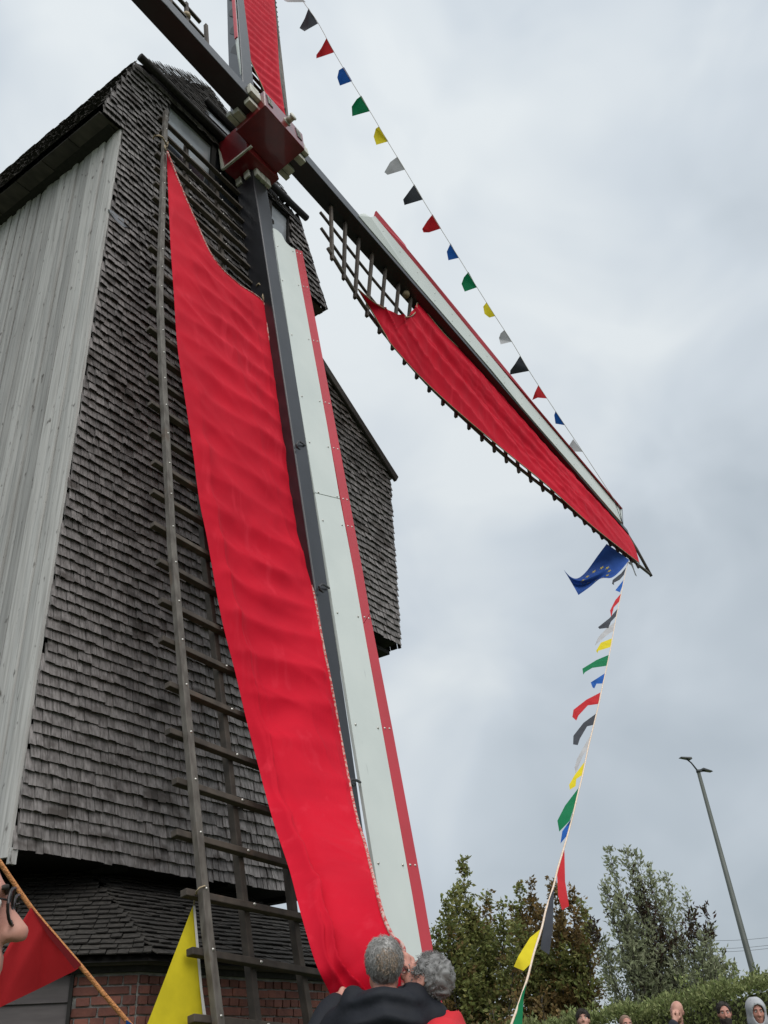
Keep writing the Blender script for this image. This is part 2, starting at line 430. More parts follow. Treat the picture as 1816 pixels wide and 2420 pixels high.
# rear-right annexe front and the slopes of the roof
AX = [(WID - .1, 6.82), (6.48, 6.80), (6.49, 9.93), (4.67, 11.16), (WID - .1, 11.75)]
S2_ = lay_shingles(MW(0, -.52, 0), E1, Z0, N0, AX, seed=4)
put_shingles(S + S2_, mill, m_shingle, 300, 'shingle_field')
sl = V(.41, 1.45); L1 = np.linalg.norm(sl)
dvl = (E1 * .41 + Z0 * 1.45) / L1; nl = (-E1 * 1.45 + Z0 * .41) / L1
up2 = (E1 * 1.72 + Z0 * 1.85) / np.hypot(1.72, 1.85); n2_ = (-E1 * 1.85 + Z0 * 1.72) / np.hypot(1.72, 1.85)
dvr = (-E1 * .67 + Z0 * 1.47) / np.hypot(.67, 1.47); nr = (E1 * 1.47 + Z0 * .67) / np.hypot(.67, 1.47)
upr = (-E1 * 1.72 + Z0 * 1.85) / np.hypot(1.72, 1.85); nr2 = (E1 * 1.85 + Z0 * 1.72) / np.hypot(1.72, 1.85)
R_ = lay_shingles(MW(-.36, 0, 11.78), -N0, dvl, nl, [(-.02, 0), (DEP, 0), (DEP, L1 + .03), (-.02, L1 + .03)], seed=6, expo=.115, thick=.034, wave=.018)
R_ += lay_shingles(MW(.05, 0, 13.24), -N0, up2, n2_, [(.02, 0), (DEP, 0), (DEP, 2.5), (.42, 2.5)], seed=7, expo=.13, wid=(.09, .15), thick=.034)
R_ += lay_shingles(MW(4.19, 0, 11.77), -N0, dvr, nr, [(-.02, 0), (DEP, 0), (DEP, 1.64), (-.02, 1.64)], seed=8, expo=.12, thick=.034)
R_ += lay_shingles(MW(3.52, 0, 13.24), -N0, upr, nr2, [(.02, 0), (DEP, 0), (DEP, 2.5), (.42, 2.5)], seed=9, expo=.13, wid=(.09, .15), thick=.034)
al = radians(75); dvh = Z0 * sin(al) - N0 * cos(al); nh = N0 * sin(al) + Z0 * cos(al)
HIP = [(.04, 0), (3.54, 0), (3.02, .45), (2.2, 1.35), (1.75, 1.83), (1.3, 1.55), (.82, .95), (.36, .40)]
HGAP = [(1.42, .05), (2.45, .05), (2.45, .80), (1.42, .80)]
R_ += lay_shingles(MW(0, .09, 13.27), E1, dvh, nh, HIP, seed=10, hole=[HGAP], expo=.085, thick=.03)
put_shingles(R_, mill, m_roofsh, 0, 'roof_shingle_field')
# battens / gutter poles under the hip, sheet panels and glass round the shaft
mb = MB(); mb.tube([MW(.02, .13, 13.23), MW(1.7, .12, 13.24), MW(3.56, .13, 13.24)], .055, 10); mb.build('gutter_pole', m_dark, mill)
mb = MB(); mb.tube([MW(1.40, .09 - .80 * cos(al) + .06, 13.27 + .78), MW(2.47, .09 - .80 * cos(al) + .06, 13.27 + .78)], .045, 10); mb.build('gutter_pole', m_dark, mill)
mb = MB()
def hp(u, t, o=.0): return MW(u, .09, 13.27) + dvh * t + nh * o
mb.quad(hp(1.42, .02, -.03), hp(2.45, .02, -.03), hp(2.45, .80, -.03), hp(1.42, .80, -.03)); mb.build('sheet_panel', m_sheet, mill)
mb = MB(); mb.beam(hp(1.42, .4, -.01), hp(2.45, .4, -.01), nh, .012, .012); mb.build('panel_batten', m_dark, mill)
def wq(u0, u1, z0, z1, v=-.05): return [MW(u0, v, z0), MW(u1, v, z0), MW(u1, v, z1), MW(u0, v, z1)]
def frame_bar(u0, u1, z0, z1, v0=-.05, v1=.0):
    b = MB(); b.box((MW(u0, v0, z0) + MW(u1, v1, z1)) / 2, E1 * (u1 - u0) / 2, N0 * (v1 - v0) / 2, Z0 * (z1 - z0) / 2); return b
win = MB()
for u0, u1, z0, z1 in ((.66, 3.30, 13.09, 13.15), (.66, 3.30, 12.02, 12.07), (.66, .71, 12.07, 13.09), (3.25, 3.30, 12.07, 13.09), (1.55, 1.63, 12.07, 13.09), (2.78, 2.86, 12.07, 13.09), (2.16, 2.22, 12.07, 13.09)):
    win.box((MW(u0, -.04, z0) + MW(u1, .0, z1)) / 2, E1 * (u1 - u0) / 2, N0 * .02, Z0 * (z1 - z0) / 2)
wf = win.build('window', m_dark, mill)
for u0, u1, z0, z1, mt_ in ((.71, 1.55, 12.44, 13.09, m_sheet), (.71, 1.55, 12.07, 12.40, m_glass), (1.63, 2.16, 12.07, 13.09, m_glass), (2.22, 2.78, 12.07, 13.09, m_glass), (2.86, 3.25, 12.07, 13.09, m_sheet)):
    p = MB(); q_ = wq(u0, u1, z0, z1, -.045); p.quad(*q_); p.build('pane', mt_, wf)
b_ = MB(); b_.box(MW(1.13, -.035, 12.42), E1 * .42, N0 * .012, Z0 * .02); b_.build('glazing_bar', m_dark, wf)
# torn grey foil in the right hand pane
tf = MB()
for (u, z, w_, h_) in ((2.93, 12.72, .05, .06), (2.96, 12.40, .06, .07), (2.92, 12.22, .04, .035)):
    a = [MW(u + w_ * cos(t_) * (.6 + .5 * ((i * 37) % 10) / 10), -.041, z + h_ * sin(t_) * (.6 + .5 * ((i * 53) % 10) / 10)) for i, t_ in enumerate(np.linspace(0, 2 * pi, 9)[:-1])]
    tf.add(a, [tuple(range(8))])
tf.build('tear', m_dark, wf)
# dark boards and an iron strap beside the window, seen through the sail frame
for (u0, u1, z0, z1) in ((1.66, 2.30, 11.45, 12.0), (2.32, 2.95, 11.2, 12.0)):
    b = frame_bar(u0, u1, z0, z1, .0, .035); b.build('patch_board', m_dark, mill)
sp_ = MB()
pp = [sail for sail in ()]
for (u, z0, z1, w_) in ((1.86, 10.15, 11.05, .055), (1.66, 10.05, 10.55, .05)):
    sp_.add([MW(u - w_, .035, z1), MW(u + w_, .035, z1 - .08), MW(u + w_ * .8, .06, z1 - .4), MW(u + w_ * .5, .045, z0), MW(u - w_ * .5, .045, z0), MW(u - w_ * .9, .06, z1 - .4)], [(0, 5, 2, 1), (5, 4, 3, 2)])
sp_.build('metal_flashing', m_lead, mill)
fl = MB()
ring_ = [on_plane(p, A0 + N0 * .035, N0) for p in ((258, 494), (268, 499), (285, 514), (304, 524), (305, 537), (292, 536), (276, 524), (262, 503))]
fl.add(ring_ + [r_ - N0 * .02 for r_ in ring_], [tuple(range(8))[::-1]] + [(i, (i + 1) % 8, (i + 1) % 8 + 8, i + 8) for i in range(8)]); fl.build('corner_flashing', m_lead, mill)
# planked side wall
rg = np.random.default_rng(21)
v = .012; alt_ = 0
wall = MB().box(MW(.02, -DEP / 2, (ZB + 11.7) / 2), E1 * .012, N0 * (DEP / 2 - .05), Z0 * (11.7 - ZB) / 2).build('side_wall', m_dark, mill)
while v > -DEP:
    w_ = rg.uniform(.095, .155)
    alt_ = 1 - alt_; off, ti, bow = alt_ * .010 + rg.uniform(0, .010), rg.normal(0, .06), rg.uniform(.003, .011)
    nseg = 9; mb = MB(); vs_ = []
    for i in range(nseg + 1):
        z = ZB - .06 + rg.normal(0, .004) * (i == 0) + (11.74 - ZB + .06) * i / nseg
        jo = off + .004 * sin(i * 1.3 + v * 9)
        for q in (-.5, -.25, .25, .5):
            x = -(.012 + jo + bow * (1 - 4 * q * q) + ti * q * w_)
            vs_.append(MW(x, v - w_ / 2 + q * (w_ - .011), z))
        vs_ += [MW(.01, v - w_ + .002, z), MW(.01, v - .002, z)]
    fs = []
    for i in range(nseg):
        a, b = i * 6, (i + 1) * 6
        fs += [(a, b, b + 1, a + 1), (a + 1, b + 1, b + 2, a + 2), (a + 2, b + 2, b + 3, a + 3), (a + 3, b + 3, b + 5, a + 5), (a + 4, b + 4, b, a)]
    fs += [(0, 1, 2, 3, 5, 4), tuple(nseg * 6 + i for i in (4, 5, 3, 2, 1, 0))]
    mb.add(vs_, fs); mb.build('plank', m_plank, mill, normals=True)
    v -= w_
# pencilled ring on the planks
c = on_plane((56, 446), A0 - E1 * .04, E1); rr = []
for t_ in np.linspace(0, 2 * pi, 26)[:-1]: rr.append(c + (-N0) * .10 * cos(t_) + Z0 * .20 * sin(t_) + (-N0) * .05 * sin(t_))
mb = MB(); mb.tube(rr + [rr[0]], .0035, 5); mb.build('pencil_ring', m_iron, mill)
# soffits with their boards
for u0, u1, zz in ((-.33, 0.0, 11.76), (WID, 4.16, 11.74)):
    vv = -.02
    while vv > -DEP:
        l_ = rg.uniform(.5, .66)
        b = MB(); b.box(MW((u0 + u1) / 2, vv - l_ / 2, zz + rg.uniform(-.012, .012)), E1 * (u1 - u0) / 2, N0 * (l_ / 2 - .006), Z0 * .012); b.build('soffit_board', m_soffit, mill); vv -= l_
# floor of the body and its beams
b = MB(); b.box(MW(WID / 2, -DEP / 2, ZB + .07), E1 * (WID / 2 - .05), N0 * (DEP / 2 - .05), Z0 * .03); b.build('floor', m_dark, mill)
for u in (.12, 1.2, 2.6, 3.72):
    b = MB(); b.box(MW(u, -DEP / 2, ZB + .03), E1 * .07, N0 * (DEP / 2 - .1), Z0 * .03); b.build('floor_beam', m_dark, mill)
b = MB(); b.box(MW(.02, .02, ZB - .05), E1 * .03, N0 * .02, Z0 * .06); b.build('sole_stub', m_plank, mill)
# annexe box, lean-to roof and barge board
ax = MB(); pa = [(WID, 6.86), (6.44, 6.84), (6.44, 9.92), (WID, 11.70)]
f_ = [MW(u, -.55, z) for u, z in pa] + [MW(u, -2.4, z) for u, z in pa]
ax.add(f_, [(0, 1, 2, 3), (7, 6, 5, 4), (0, 4, 5, 1), (1, 5, 6, 2), (2, 6, 7, 3), (3, 7, 4, 0)]); ax.build('annexe', m_dark, mill, normals=True)
b = MB(); b.beam(MW(6.40, -1.5, 6.72), MW(WID, -1.5, 6.74), Z0, .85, .03); b.build('annexe_sill', m_dark, mill)
sd = lay_shingles(MW(6.46, -.5, 0), -N0, Z0, E1, [(0, 6.8), (1.9, 6.8), (1.9, 9.9), (0, 9.9)], seed=13)
put_shingles(sd, mill, m_shingle, 0, 'annexe_shingle_field')
b = MB(); b.beam(MW(6.58, -1.45, 9.95), MW(WID - .02, -1.45, 11.83), E1 * 1.85 + Z0 * 2.7, 1.02, .045); b.build('annexe_roof', m_roofsh, mill)
b = MB(); b.beam(MW(6.60, -.44, 9.90), MW(WID - .02, -.44, 11.79), E1 * 1.85 + Z0 * 2.7, .03, .075); b.build('barge_board', m_soffit, mill, bevel=.015)

# ------------------------------------------------------------------ brick roundhouse under the mill
OC = (2.12, -2.74)
m_brick = mat('old red brick', (0.20, 0.075, 0.055), 0.9, (0.12, 0.05, 0.042), 9, (1, 1, 1), 5, 0.35, 0.7, 0, 0.25, 0.30, bump=0.6, bscale=40)
m_mortar = mat('pale grey mortar', (0.34, 0.335, 0.32), 0.95, (0.22, 0.215, 0.205), 14, (1, 1, 1), 5, bump=0.8, bscale=50)
m_board = mat('brown stained weatherboard', (0.055, 0.045, 0.045), 0.6, (0.08, 0.068, 0.066), 5, (1, 1, 6), 5, objr=.12)
house = thing('roundhouse', MW(OC[0], OC[1], .1), 'low eight sided red brick roundhouse with dark shingle roof below the mill body', 'building')
def octo(ap, z): 
    R_o = ap / cos(pi / 8)
    return [MW(OC[0] + R_o * cos(pi / 8 + i * pi / 4), OC[1] + R_o * sin(pi / 8 + i * pi / 4), z) for i in range(8)]
lo_, hi_ = octo(3.655, .1), octo(3.655, 2.1)
MB().add(lo_ + hi_, [(i, (i + 1) % 8, (i + 1) % 8 + 8, i + 8) for i in range(8)] + [tuple(range(8, 16))]).build('mortar_wall', m_mortar, house, normals=True)
bu = []
for q in range(4):
    bm = bmesh.new(); bmesh.ops.create_cube(bm, size=1)
    for v_ in bm.verts: v_.co += Vector(RNG.normal(0, .018, 3))
    bmesh.ops.bevel(bm, geom=bm.edges[:], offset=.05, segments=1, affect='EDGES')
    me = bpy.data.meshes.new('brick'); bm.to_mesh(me); bm.free(); me.materials.append(m_brick); bu.append(me)
def facet(i):
    """corner, direction, normal of facet between octagon corners i and i+1"""
    c_ = octo(3.655, 0)
    a, b = c_[i], c_[(i + 1) % 8]
    d = (b - a) / np.linalg.norm(b - a)
    return a, b, d, np.cross(Z0, d)
sv, sf = [], []; nb = 0
CB = V((-.5, -.5, -.5), (.5, -.5, -.5)) if False else np.array([(x, y, z) for z in (-.5, .5) for y in (-.5, .5) for x in (-.5, .5)])
CF = np.array([(0, 2, 3, 1), (4, 5, 7, 6), (0, 1, 5, 4), (2, 6, 7, 3), (0, 4, 6, 2), (1, 3, 7, 5)])
# facet 1-2 faces the sails (normal N0); facet 2-3 is turned 45 degrees towards the camera
for fi, a0, a1 in ((1, 0, 9), (2, 0, .45)):
    a, b, d, nrm = facet(fi)
    if nrm.dot(a - MW(OC[0], OC[1], 0)) < 0: nrm = -nrm
    L_ = np.linalg.norm(b - a); z = 1.975 - .058; row = 0
    while z > .1:
        ln = .105 if row % 2 == 0 else .213
        s = (0 if row % 2 == 0 else .05) - .0
        end = min(L_, a1)
        if row % 2: segs = [(0, .05)]
        else: segs = []
        while s < end - .01:
            l2 = ln if RNG.random() > .07 else (.213 if ln < .2 else .105)
            segs.append((s, min(s + l2, end))); s += l2
        for s_, e_ in segs:
            if e_ - s_ < .03: continue
            cpt = a + d * ((s_ + e_) / 2) + nrm * (.008 + RNG.uniform(-.004, .005)) + Z0 * (z + .029 + RNG.normal(0, .0015))
            M_ = np.eye(4); M_[:3, 0] = d * (e_ - s_ - .011 - RNG.uniform(0, .004)); M_[:3, 1] = nrm * .03; M_[:3, 2] = Z0 * (.054 + RNG.uniform(-.003, .002)); M_[:3, 3] = cpt
            dd = cpt - CAM; dp = depth_of(cpt); py = IMG_H / 2 - FPX * dd.dot(UP) / dp; px = IMG_W / 2 + FPX * dd.dot(RIGHT) / dp
            if py < IMG_H + 15 and px < 800 and nb < 300:
                o = bpy.data.objects.new('brick', bu[RNG.integers(4)]); COL.objects.link(o); o.parent = house
                MM = Matrix(M_.tolist()); MM.translation = Vector(cpt) - wloc(house); o.matrix_basis = MM; nb += 1
            else:
                sv.append(CB @ M_[:3, :3].T + cpt); sf.append(CF + 8 * (len(sv) - 1))
        z -= .066; row += 1
arr_mesh('brickwork', np.concatenate(sv), np.concatenate(sf), m_brick, house, kind='stuff')
a, b, d, nrm = facet(2)
if nrm.dot(a - MW(OC[0], OC[1], 0)) < 0: nrm = -nrm
z = 1.985
while z > .1:
    bb = MB(); ce = a + d * 1.55 + nrm * .028 + Z0 * (z - .085)
    bb.box(ce, d * 1.085, nrm * .012 + Z0 * .002, Z0 * .087 + nrm * -.012); bb.build('weatherboard', m_board, house); z -= .168
bb = MB(); bb.beam(a + d * .457 + nrm * .02 + Z0 * .1, a + d * .457 + nrm * .02 + Z0 * 1.99, nrm, .012, .045); bb.build('corner_post', m_dark, house)
for (ap, zz, hh, mm_) in ((3.72, 2.025, .032, m_dark), (3.80, 2.045, .012, m_soffit)):
    lo_, hi_ = octo(ap, zz - hh), octo(ap, zz + hh); li, hi2 = octo(ap - .06, zz - hh), octo(ap - .06, zz + hh)
    for i in range(8):
        j = (i + 1) % 8
        MB().add([lo_[i], lo_[j], hi_[j], hi_[i], li[i], li[j], hi2[j], hi2[i]], [(0, 1, 2, 3), (7, 6, 5, 4), (0, 4, 5, 1), (3, 2, 6, 7), (0, 3, 7, 4), (1, 5, 6, 2)]).build('fascia', mm_, house, normals=True)
SLP = radians(28)
e_, t_ = octo(3.86, 2.045), octo(1.6, 2.045 + (3.86 - 1.6) * tan(SLP))
MB().add(e_ + t_, [(i, (i + 1) % 8, (i + 1) % 8 + 8, i + 8) for i in range(8)] + [tuple(range(8, 16))]).build('roof_deck', m_dark, house, normals=True)
Rh = []
for i in (0, 1, 2, 3):
    c_ = octo(3.90, 2.055); a, b = c_[i], c_[(i + 1) % 8]; d = (b - a); L_ = np.linalg.norm(d); d /= L_
    ctr = MW(OC[0], OC[1], 2.055); nh_ = (a + b) / 2 - ctr; nh_ /= np.linalg.norm(nh_)
    dv_ = -nh_ * cos(SLP) + Z0 * sin(SLP); nn_ = nh_ * sin(SLP) + Z0 * cos(SLP)
    H_ = 3.9 / cos(SLP)
    Rh += lay_shingles(a + nn_ * .012, d, dv_, nn_, [(-.01, 0), (L_ + .01, 0), (L_ / 2 + L_ / 2 * .35, H_ * .65), (L_ / 2 - L_ / 2 * .35, H_ * .65)], expo=.098, wid=(.075, .15), thick=.032, wave=.012, seed=30 + i)
put_shingles(Rh, house, m_roofsh, 300, 'roof_shingle_field')
# ------------------------------------------------------------------ sails: poll end, stocks, lattice, wind boards
def lerp_tab(x, tab):
    xs = [t[0] for t in tab]; ys = [t[1] for t in tab]
    if xs[0] > xs[-1]: xs, ys = xs[::-1], ys[::-1]
    return float(np.interp(x, xs, ys))
sails = thing('windmill_sails', W(.1, 0, .2), 'four armed black windmill sail cross with red iron poll end and white wind boards', 'windmill sails')
def sbuild(mb, name, mt, parent=None, **k): return mb.build(name, mt, parent or sails, **k)
def ax1(b): return (.232 + .0655 * b) if b < 0 else (.19 + .115 * b)      # axis of the upright stock
def ax2(a): return .08 - (.20 if a > 0 else .09) * a                       # axis of the slanting stock
def stock(pts, c0, c1, hw, name='stock'):
    """pts: (centre a, centre b, half width, back c, front c, across vector (a, b))"""
    mb = MB(); rings = []
    for a, b, h, cb, cf, (xa, xb) in pts:
        rings.append([W(a - xa * h, b - xb * h, cb), W(a + xa * h, b + xb * h, cb), W(a + xa * h, b + xb * h, cf), W(a - xa * h, b - xb * h, cf)])
    vs_ = [p for R in rings for p in R]; n = len(rings)
    fs = [(i * 4 + q, i * 4 + (q + 1) % 4, (i + 1) * 4 + (q + 1) % 4, (i + 1) * 4 + q) for i in range(n - 1) for q in range(4)]
    fs += [(0, 1, 2, 3), tuple((n - 1) * 4 + q for q in range(4))]
    mb.add(vs_, fs); return mb.build(name, m_black, sails, normals=True, bevel=.012)
X1d, X1u = (1, -.0655), (1, -.115)
stock([(ax1(11.4), 11.4, .07, -.55, -.34, X1u), (ax1(5), 5, .13, -.60, -.30, X1u), (ax1(.25), .25, .16, -.62, -.30, (1, -.09)), (ax1(-1.3), -1.3, .148, -.62, -.30, X1d),
       (ax1(-6), -6, .118, -.60, -.30, X1d), (ax1(-9.5), -9.5, .095, -.58, -.31, X1d), (ax1(-11.35), -11.35, .07, -.55, -.33, X1d)], 0, 0, 0)
stock([(-11.3, ax2(-11.3), .07, .05, .26, (.09, 1)), (-5, ax2(-5), .13, .01, .30, (.09, 1)), (-.3, ax2(-.3), .16, -.01, .30, (.14, 1)), (.5, ax2(.5), .155, -.01, .30, (.2, 1)),
       (4, ax2(4), .125, .01, .30, (.2, 1)), (8, ax2(8), .10, .03, .29, (.2, 1)), (11.15, ax2(11.15), .07, .05, .27, (.2, 1))], 0, 0, 0)
# --- poll end
def sbox(a0, a1, b0, b1, c0, c1, name, mt, sl=0.0, bevel=.01, parent=None):
    mb = MB(); da, db = (a1 - a0) / 2, (b1 - b0) / 2
    ea = (E1 - E2 * sl); eb = (E2 + E1 * sl)
    mb.box(W((a0 + a1) / 2, (b0 + b1) / 2, (c0 + c1) / 2), ea * da, eb * db, NS * (c1 - c0) / 2)
    return sbuild(mb, name, mt, parent, bevel=bevel)
poll = sbox(-.41, .43, -.31, .20, -.13, .44, 'poll_end', m_redp, .13, .012)
sbox(-.24, .43, -.46, .24, -.60, -.125, 'rear_mortise_box', m_redp, -.065, .01, poll)
mb = MB(); mb.tube([W(.2, -.02, -.55), W(.2, -.02, -1.4)], .26, 20); mb.build('windshaft', m_iron, poll)
mb = MB(); mb.beam(W(-.25, -.465, -.60), W(-.22, -.455, -.06), E2, .016, .016); mb.beam(W(-.25, -.465, -.605), W(-.22, .25, -.605), NS, .018, .018); mb.build('edge_strip', m_cream, poll)
kb = MB(); kb.tube([W(.07, -.02, .43), W(.07, -.02, .452)], .07, 16); kb.tube([W(.07, -.02, .45), W(.07, -.02, .55)], .05, 16); kb.tube([W(.07, -.02, .55), W(.07, -.02, .572)], .062, 16); kb.build('end_knob', m_cream, poll)
for a in (-.30, .32):
    vp_ = MB(); vp_.box(W(a, -.0 - .13 * a, .442), E1 * .05, E2 * .125, NS * .008); v_ = vp_.build('vent_plate', m_iron, poll)
    sl_ = MB()
    for q in range(2):
        for w_ in range(5): sl_.box(W(a - .024 + q * .048, -.09 + w_ * .045 - .13 * a, .452), E1 * .012, E2 * .011, NS * .004)
    sl_.build('vent_slot', m_cream, v_, kind='stuff')
def wedge(a, b, c, ha, hb, hc): sbox(a - ha, a + ha, b - hb, b + hb, c - hc, c + hc, 'wedge', m_cream, 0, .008, poll)
for s_ in (-1, 1):
    a = s_ * .50 + .01; bo = ax2(a) - .155
    for (c_, hc_, ha_) in ((.245, .052, .10), (.02, .055, .10), (-.085, .04, .13)): wedge(a, bo - .045, c_, ha_, .05, hc_)
    wedge(a + s_ * .0, ax2(a) - .03, .335, .12, .085, .036); wedge(a, ax2(a) + .12, .335, .09, .045, .03)
for (a, c_) in ((.045, -.55), (.045, -.39)): wedge(a - .02, -.53, c_, .028, .09, .05)
for a in (.11, .215, .32): wedge(a, -.53, -.268, .046, .09, .032)
wedge(.36, .30, -.268, .06, .09, .03); wedge(.12, .30, -.268, .06, .09, .03)
# --- lattice of one arm: P(s, w, c) gives points, s along the arm, w away from the stock
def hook(pts, c): 
    mb = MB(); mb.tube([W(*sail_xy(p, cc), cc) for p, cc in zip(pts, c)], .011, 6); sbuild(mb, 'cloth_hook', m_iron)
hook([(722, 1052.5), (715, 1047), (707.5, 1042.5), (701, 1050), (702.5, 1057), (709, 1061.5)], [-.29, -.27, -.25, -.25, -.26, -.27])
hook([(778.5, 1390), (770, 1384), (762, 1380), (754, 1386.5), (756, 1394), (764.5, 1399)], [-.29, -.27, -.25, -.25, -.26, -.27])
hook([(852, 1849), (843, 1844), (833, 1842), (827, 1846), (829, 1853), (836, 1856)], [-.29, -.27, -.25, -.25, -.26, -.27])
HEM1 = [(-.2, -1.36), (-.62, -1.43), (-2.17, -1.59), (-4.83, -1.85), (-6.15, -1.91), (-8.18, -1.97), (-9.34, -1.965), (-10.39, -1.95), (-11.11, -1.935), (-11.75, -1.90)]
MID1 = [(-.4, -.90), (-.72, -.95), (-2.1, -1.10), (-5, -1.32), (-8, -1.46), (-9.3, -1.45), (-11.7, -1.45)]
MID2 = [(-.6, -.37), (-1.1, -.42), (-2.75, -.54), (-6, -.74), (-8, -.83), (-11.1, -.95), (-11.7, -.93)]
def poly_rail(tab, c, hw, hh, name, b0, b1, mt):
    bs = [b0] + [t[0] for t in tab if b1 < t[0] < b0] + [b1]
    pts = [W(lerp_tab(b, tab), b, c) for b in bs]
    mb = MB()
    rings = []
    for i, p in enumerate(pts):
        rings.append([p - E1 * hw - NS * hh, p + E1 * hw - NS * hh, p + E1 * hw + NS * hh, p - E1 * hw + NS * hh])
    vs_ = [q for R in rings for q in R]; n = len(pts)
    mb.add(vs_, [(i * 4 + q, i * 4 + (q + 1) % 4, (i + 1) * 4 + (q + 1) % 4, (i + 1) * 4 + q) for i in range(n - 1) for q in range(4)] + [(0, 1, 2, 3), tuple((n - 1) * 4 + q for q in range(4))])
    return sbuild(mb, name, mt, normals=True, bevel=.006)
poly_rail(HEM1, -.535, .030, .026, 'hemlath', -.55, -11.75, m_rail)
poly_rail(MID1, -.655, .026, .03, 'inner_rail', -.60, -11.75, m_bar)
poly_rail(MID2, -.655, .026, .03, 'inner_rail', -.95, -11.75, m_bar)
bolts = MB()
def bolt(P, n, r=.010):
    x = np.cross(n, V(.3, .2, .9)); x /= np.linalg.norm(x); y = np.cross(n, x)
    ring = [P + r * (x * cos(t) + y * sin(t)) for t in np.linspace(0, 2 * pi, 9)[:-1]]
    r2 = [P + n * r * .55 + .6 * r * (x * cos(t) + y * sin(t)) for t in np.linspace(0, 2 * pi, 9)[:-1]]
    bolts.add(ring + r2 + [P + n * r * .75], [(i, (i + 1) % 8, (i + 1) % 8 + 8, i + 8) for i in range(8)] + [(i + 8, (i + 1) % 8 + 8, 16) for i in range(8)], 0, True)
for k in range(31):
    b = -.72 - .363 * k + RNG.normal(0, .008)
    al_ = lerp_tab(b, HEM1); ar = ax1(b) - .12
    a0 = al_ - np.interp(k, [0, 8, 16, 30], [.05, .085, .12, .13]) - RNG.uniform(-.02, .03); sl_ = -.0655
    mb = MB(); pj = RNG.normal(0, .004)
    mb.beam(W(a0, b + pj, -.592), W(ar, b + sl_ * (ar - al_), -.592), NS, .022, .029)
    sbuild(mb, 'sail_bar', m_bar, bevel=.005)
    bolt(W(al_ + .004, b, -.508), NS)
    if k > 14: bolt(W(lerp_tab(b, MID1) + .01, b - .0655 * .5, -.562), NS, .012)
    else:
        bolt(W(lerp_tab(b, MID1), b - .03, -.562), NS, .011); bolt(W(lerp_tab(b, MID2), b - .06, -.562), NS, .011)
# arm pointing right
HEM2 = [((785, 602), .05), ((866, 735), -.14), ((1000, 900), -.25), ((1200, 1085), -.10), ((1335, 1190), .10), ((1440, 1280), .18), ((1538, 1358), .20)]
H2 = []
for p, c in HEM2: a, b = sail_xy(p, c); H2.append((a, b, c))
H2f = []
for i in range(len(H2) - 1):
    for q in np.linspace(0, 1, 9)[:-1]: H2f.append(tuple((1 - q) * np.array(H2[i]) + q * np.array(H2[i + 1])))
H2f.append(H2[-1]); H2f = np.array(H2f)
for _ in range(6): H2f[1:-1] = (H2f[:-2] + 2 * H2f[1:-1] + H2f[2:]) / 4
D2 = V(1, -.20, 0); D2 /= np.linalg.norm(D2)
def hem2_at(a_s):
    S0 = V(a_s, ax2(a_s), .12); t = (H2f - S0) @ D2
    return np.array([np.interp(0, t, H2f[:, i]) for i in range(3)])
def rail_pts(pts, hw, name, mt, cap=None):
    mb = MB(); mb.tube([W(*p) for p in pts], hw, 8); return sbuild(mb, name, mt)
first = H2f[0] - np.array([.16, -.05, 0])
rail_pts([H2f[0] + (H2f[0] - H2f[1]) * .9] + list(H2f), .03, 'hemlath', m_rail)
m1_, m2_ = [], []
for k in range(29):
    a_s = 1.42 + .345 * k + RNG.normal(0, .008)
    S0 = np.array([a_s, ax2(a_s) - .05, .12]); H = hem2_at(a_s)
    if H[0] >= H2f[-1][0] - .02 and k > 20: break
    d = H - S0; L_ = np.linalg.norm(d); d /= L_
    Eb = H + d * .14
    mb = MB(); mb.beam(W(*(S0 + d * 0)), W(*Eb), NS, .023, .026); sbuild(mb, 'sail_bar', m_bar, bevel=.005)
    m1_.append(S0 + d * L_ * .36 + [0, 0, -.05]); m2_.append(S0 + d * L_ * .68 + [0, 0, -.05])
rail_pts([m1_[0] * 1.6 - m1_[1] * .6] + m1_, .024, 'inner_rail', m_bar); rail_pts([m2_[0] * 1.6 - m2_[1] * .6] + m2_, .024, 'inner_rail', m_bar)
mb = MB(); mb.tube([W(*sail_xy((1468, 1238), .15), .15), W(*sail_xy((1505, 1298), .2), .2), W(*sail_xy((1540, 1362), .2), .2)], .032, 8); sbuild(mb, 'end_bar', m_bar)
# arms pointing up and left
HEM3 = [(.6, 1.72), (4.3, 2.0), (6.0, 2.22), (9.1, 2.75), (11.2, 3.08), (11.7, 3.15)]
poly_rail(HEM3, -.535, .03, .026, 'hemlath', 11.7, 3.2, m_rail)
poly_rail([(t[0], ax1(t[0]) + (t[1] - ax1(t[0])) * .66) for t in HEM3], -.655, .026, .03, 'inner_rail', 11.7, 3.3, m_bar)
poly_rail([(t[0], ax1(t[0]) + (t[1] - ax1(t[0])) * .36) for t in HEM3], -.655, .026, .03, 'inner_rail', 11.7, 3.3, m_bar)
for k in range(23):
    b = 3.45 + .36 * k; ah = lerp_tab(b, HEM3); a0 = ax1(b) + .1
    mb = MB(); mb.beam(W(a0, b + .02, -.592), W(ah + .13, b - .1, -.592), NS, .022, .028); sbuild(mb, 'sail_bar', m_bar)
def lf(a, w): return W(a + .09 * w, ax2(a) + w, .06 + .0 * w)
for w_, nm in ((.62, 'inner_rail'), (1.12, 'inner_rail'), (1.58, 'hemlath')):
    mb = MB(); mb.beam(lf(-1.05 - .12 * w_, w_), lf(-11.6, w_), NS, .026, .026); sbuild(mb, nm, m_bar)
for k in range(29):
    a = -1.12 - .40 * k if k < 2 else -1.12 - .36 * k
    mb = MB(); mb.beam(lf(a, .05), lf(a, 1.72), NS, .023, .026); sbuild(mb, 'sail_bar', m_bar)
mb = MB(); mb.tube([lf(-1.52, 1.16), lf(-1.52, 1.26)], .06, 8); mb.build('rope_lashing', m_rope, sails)
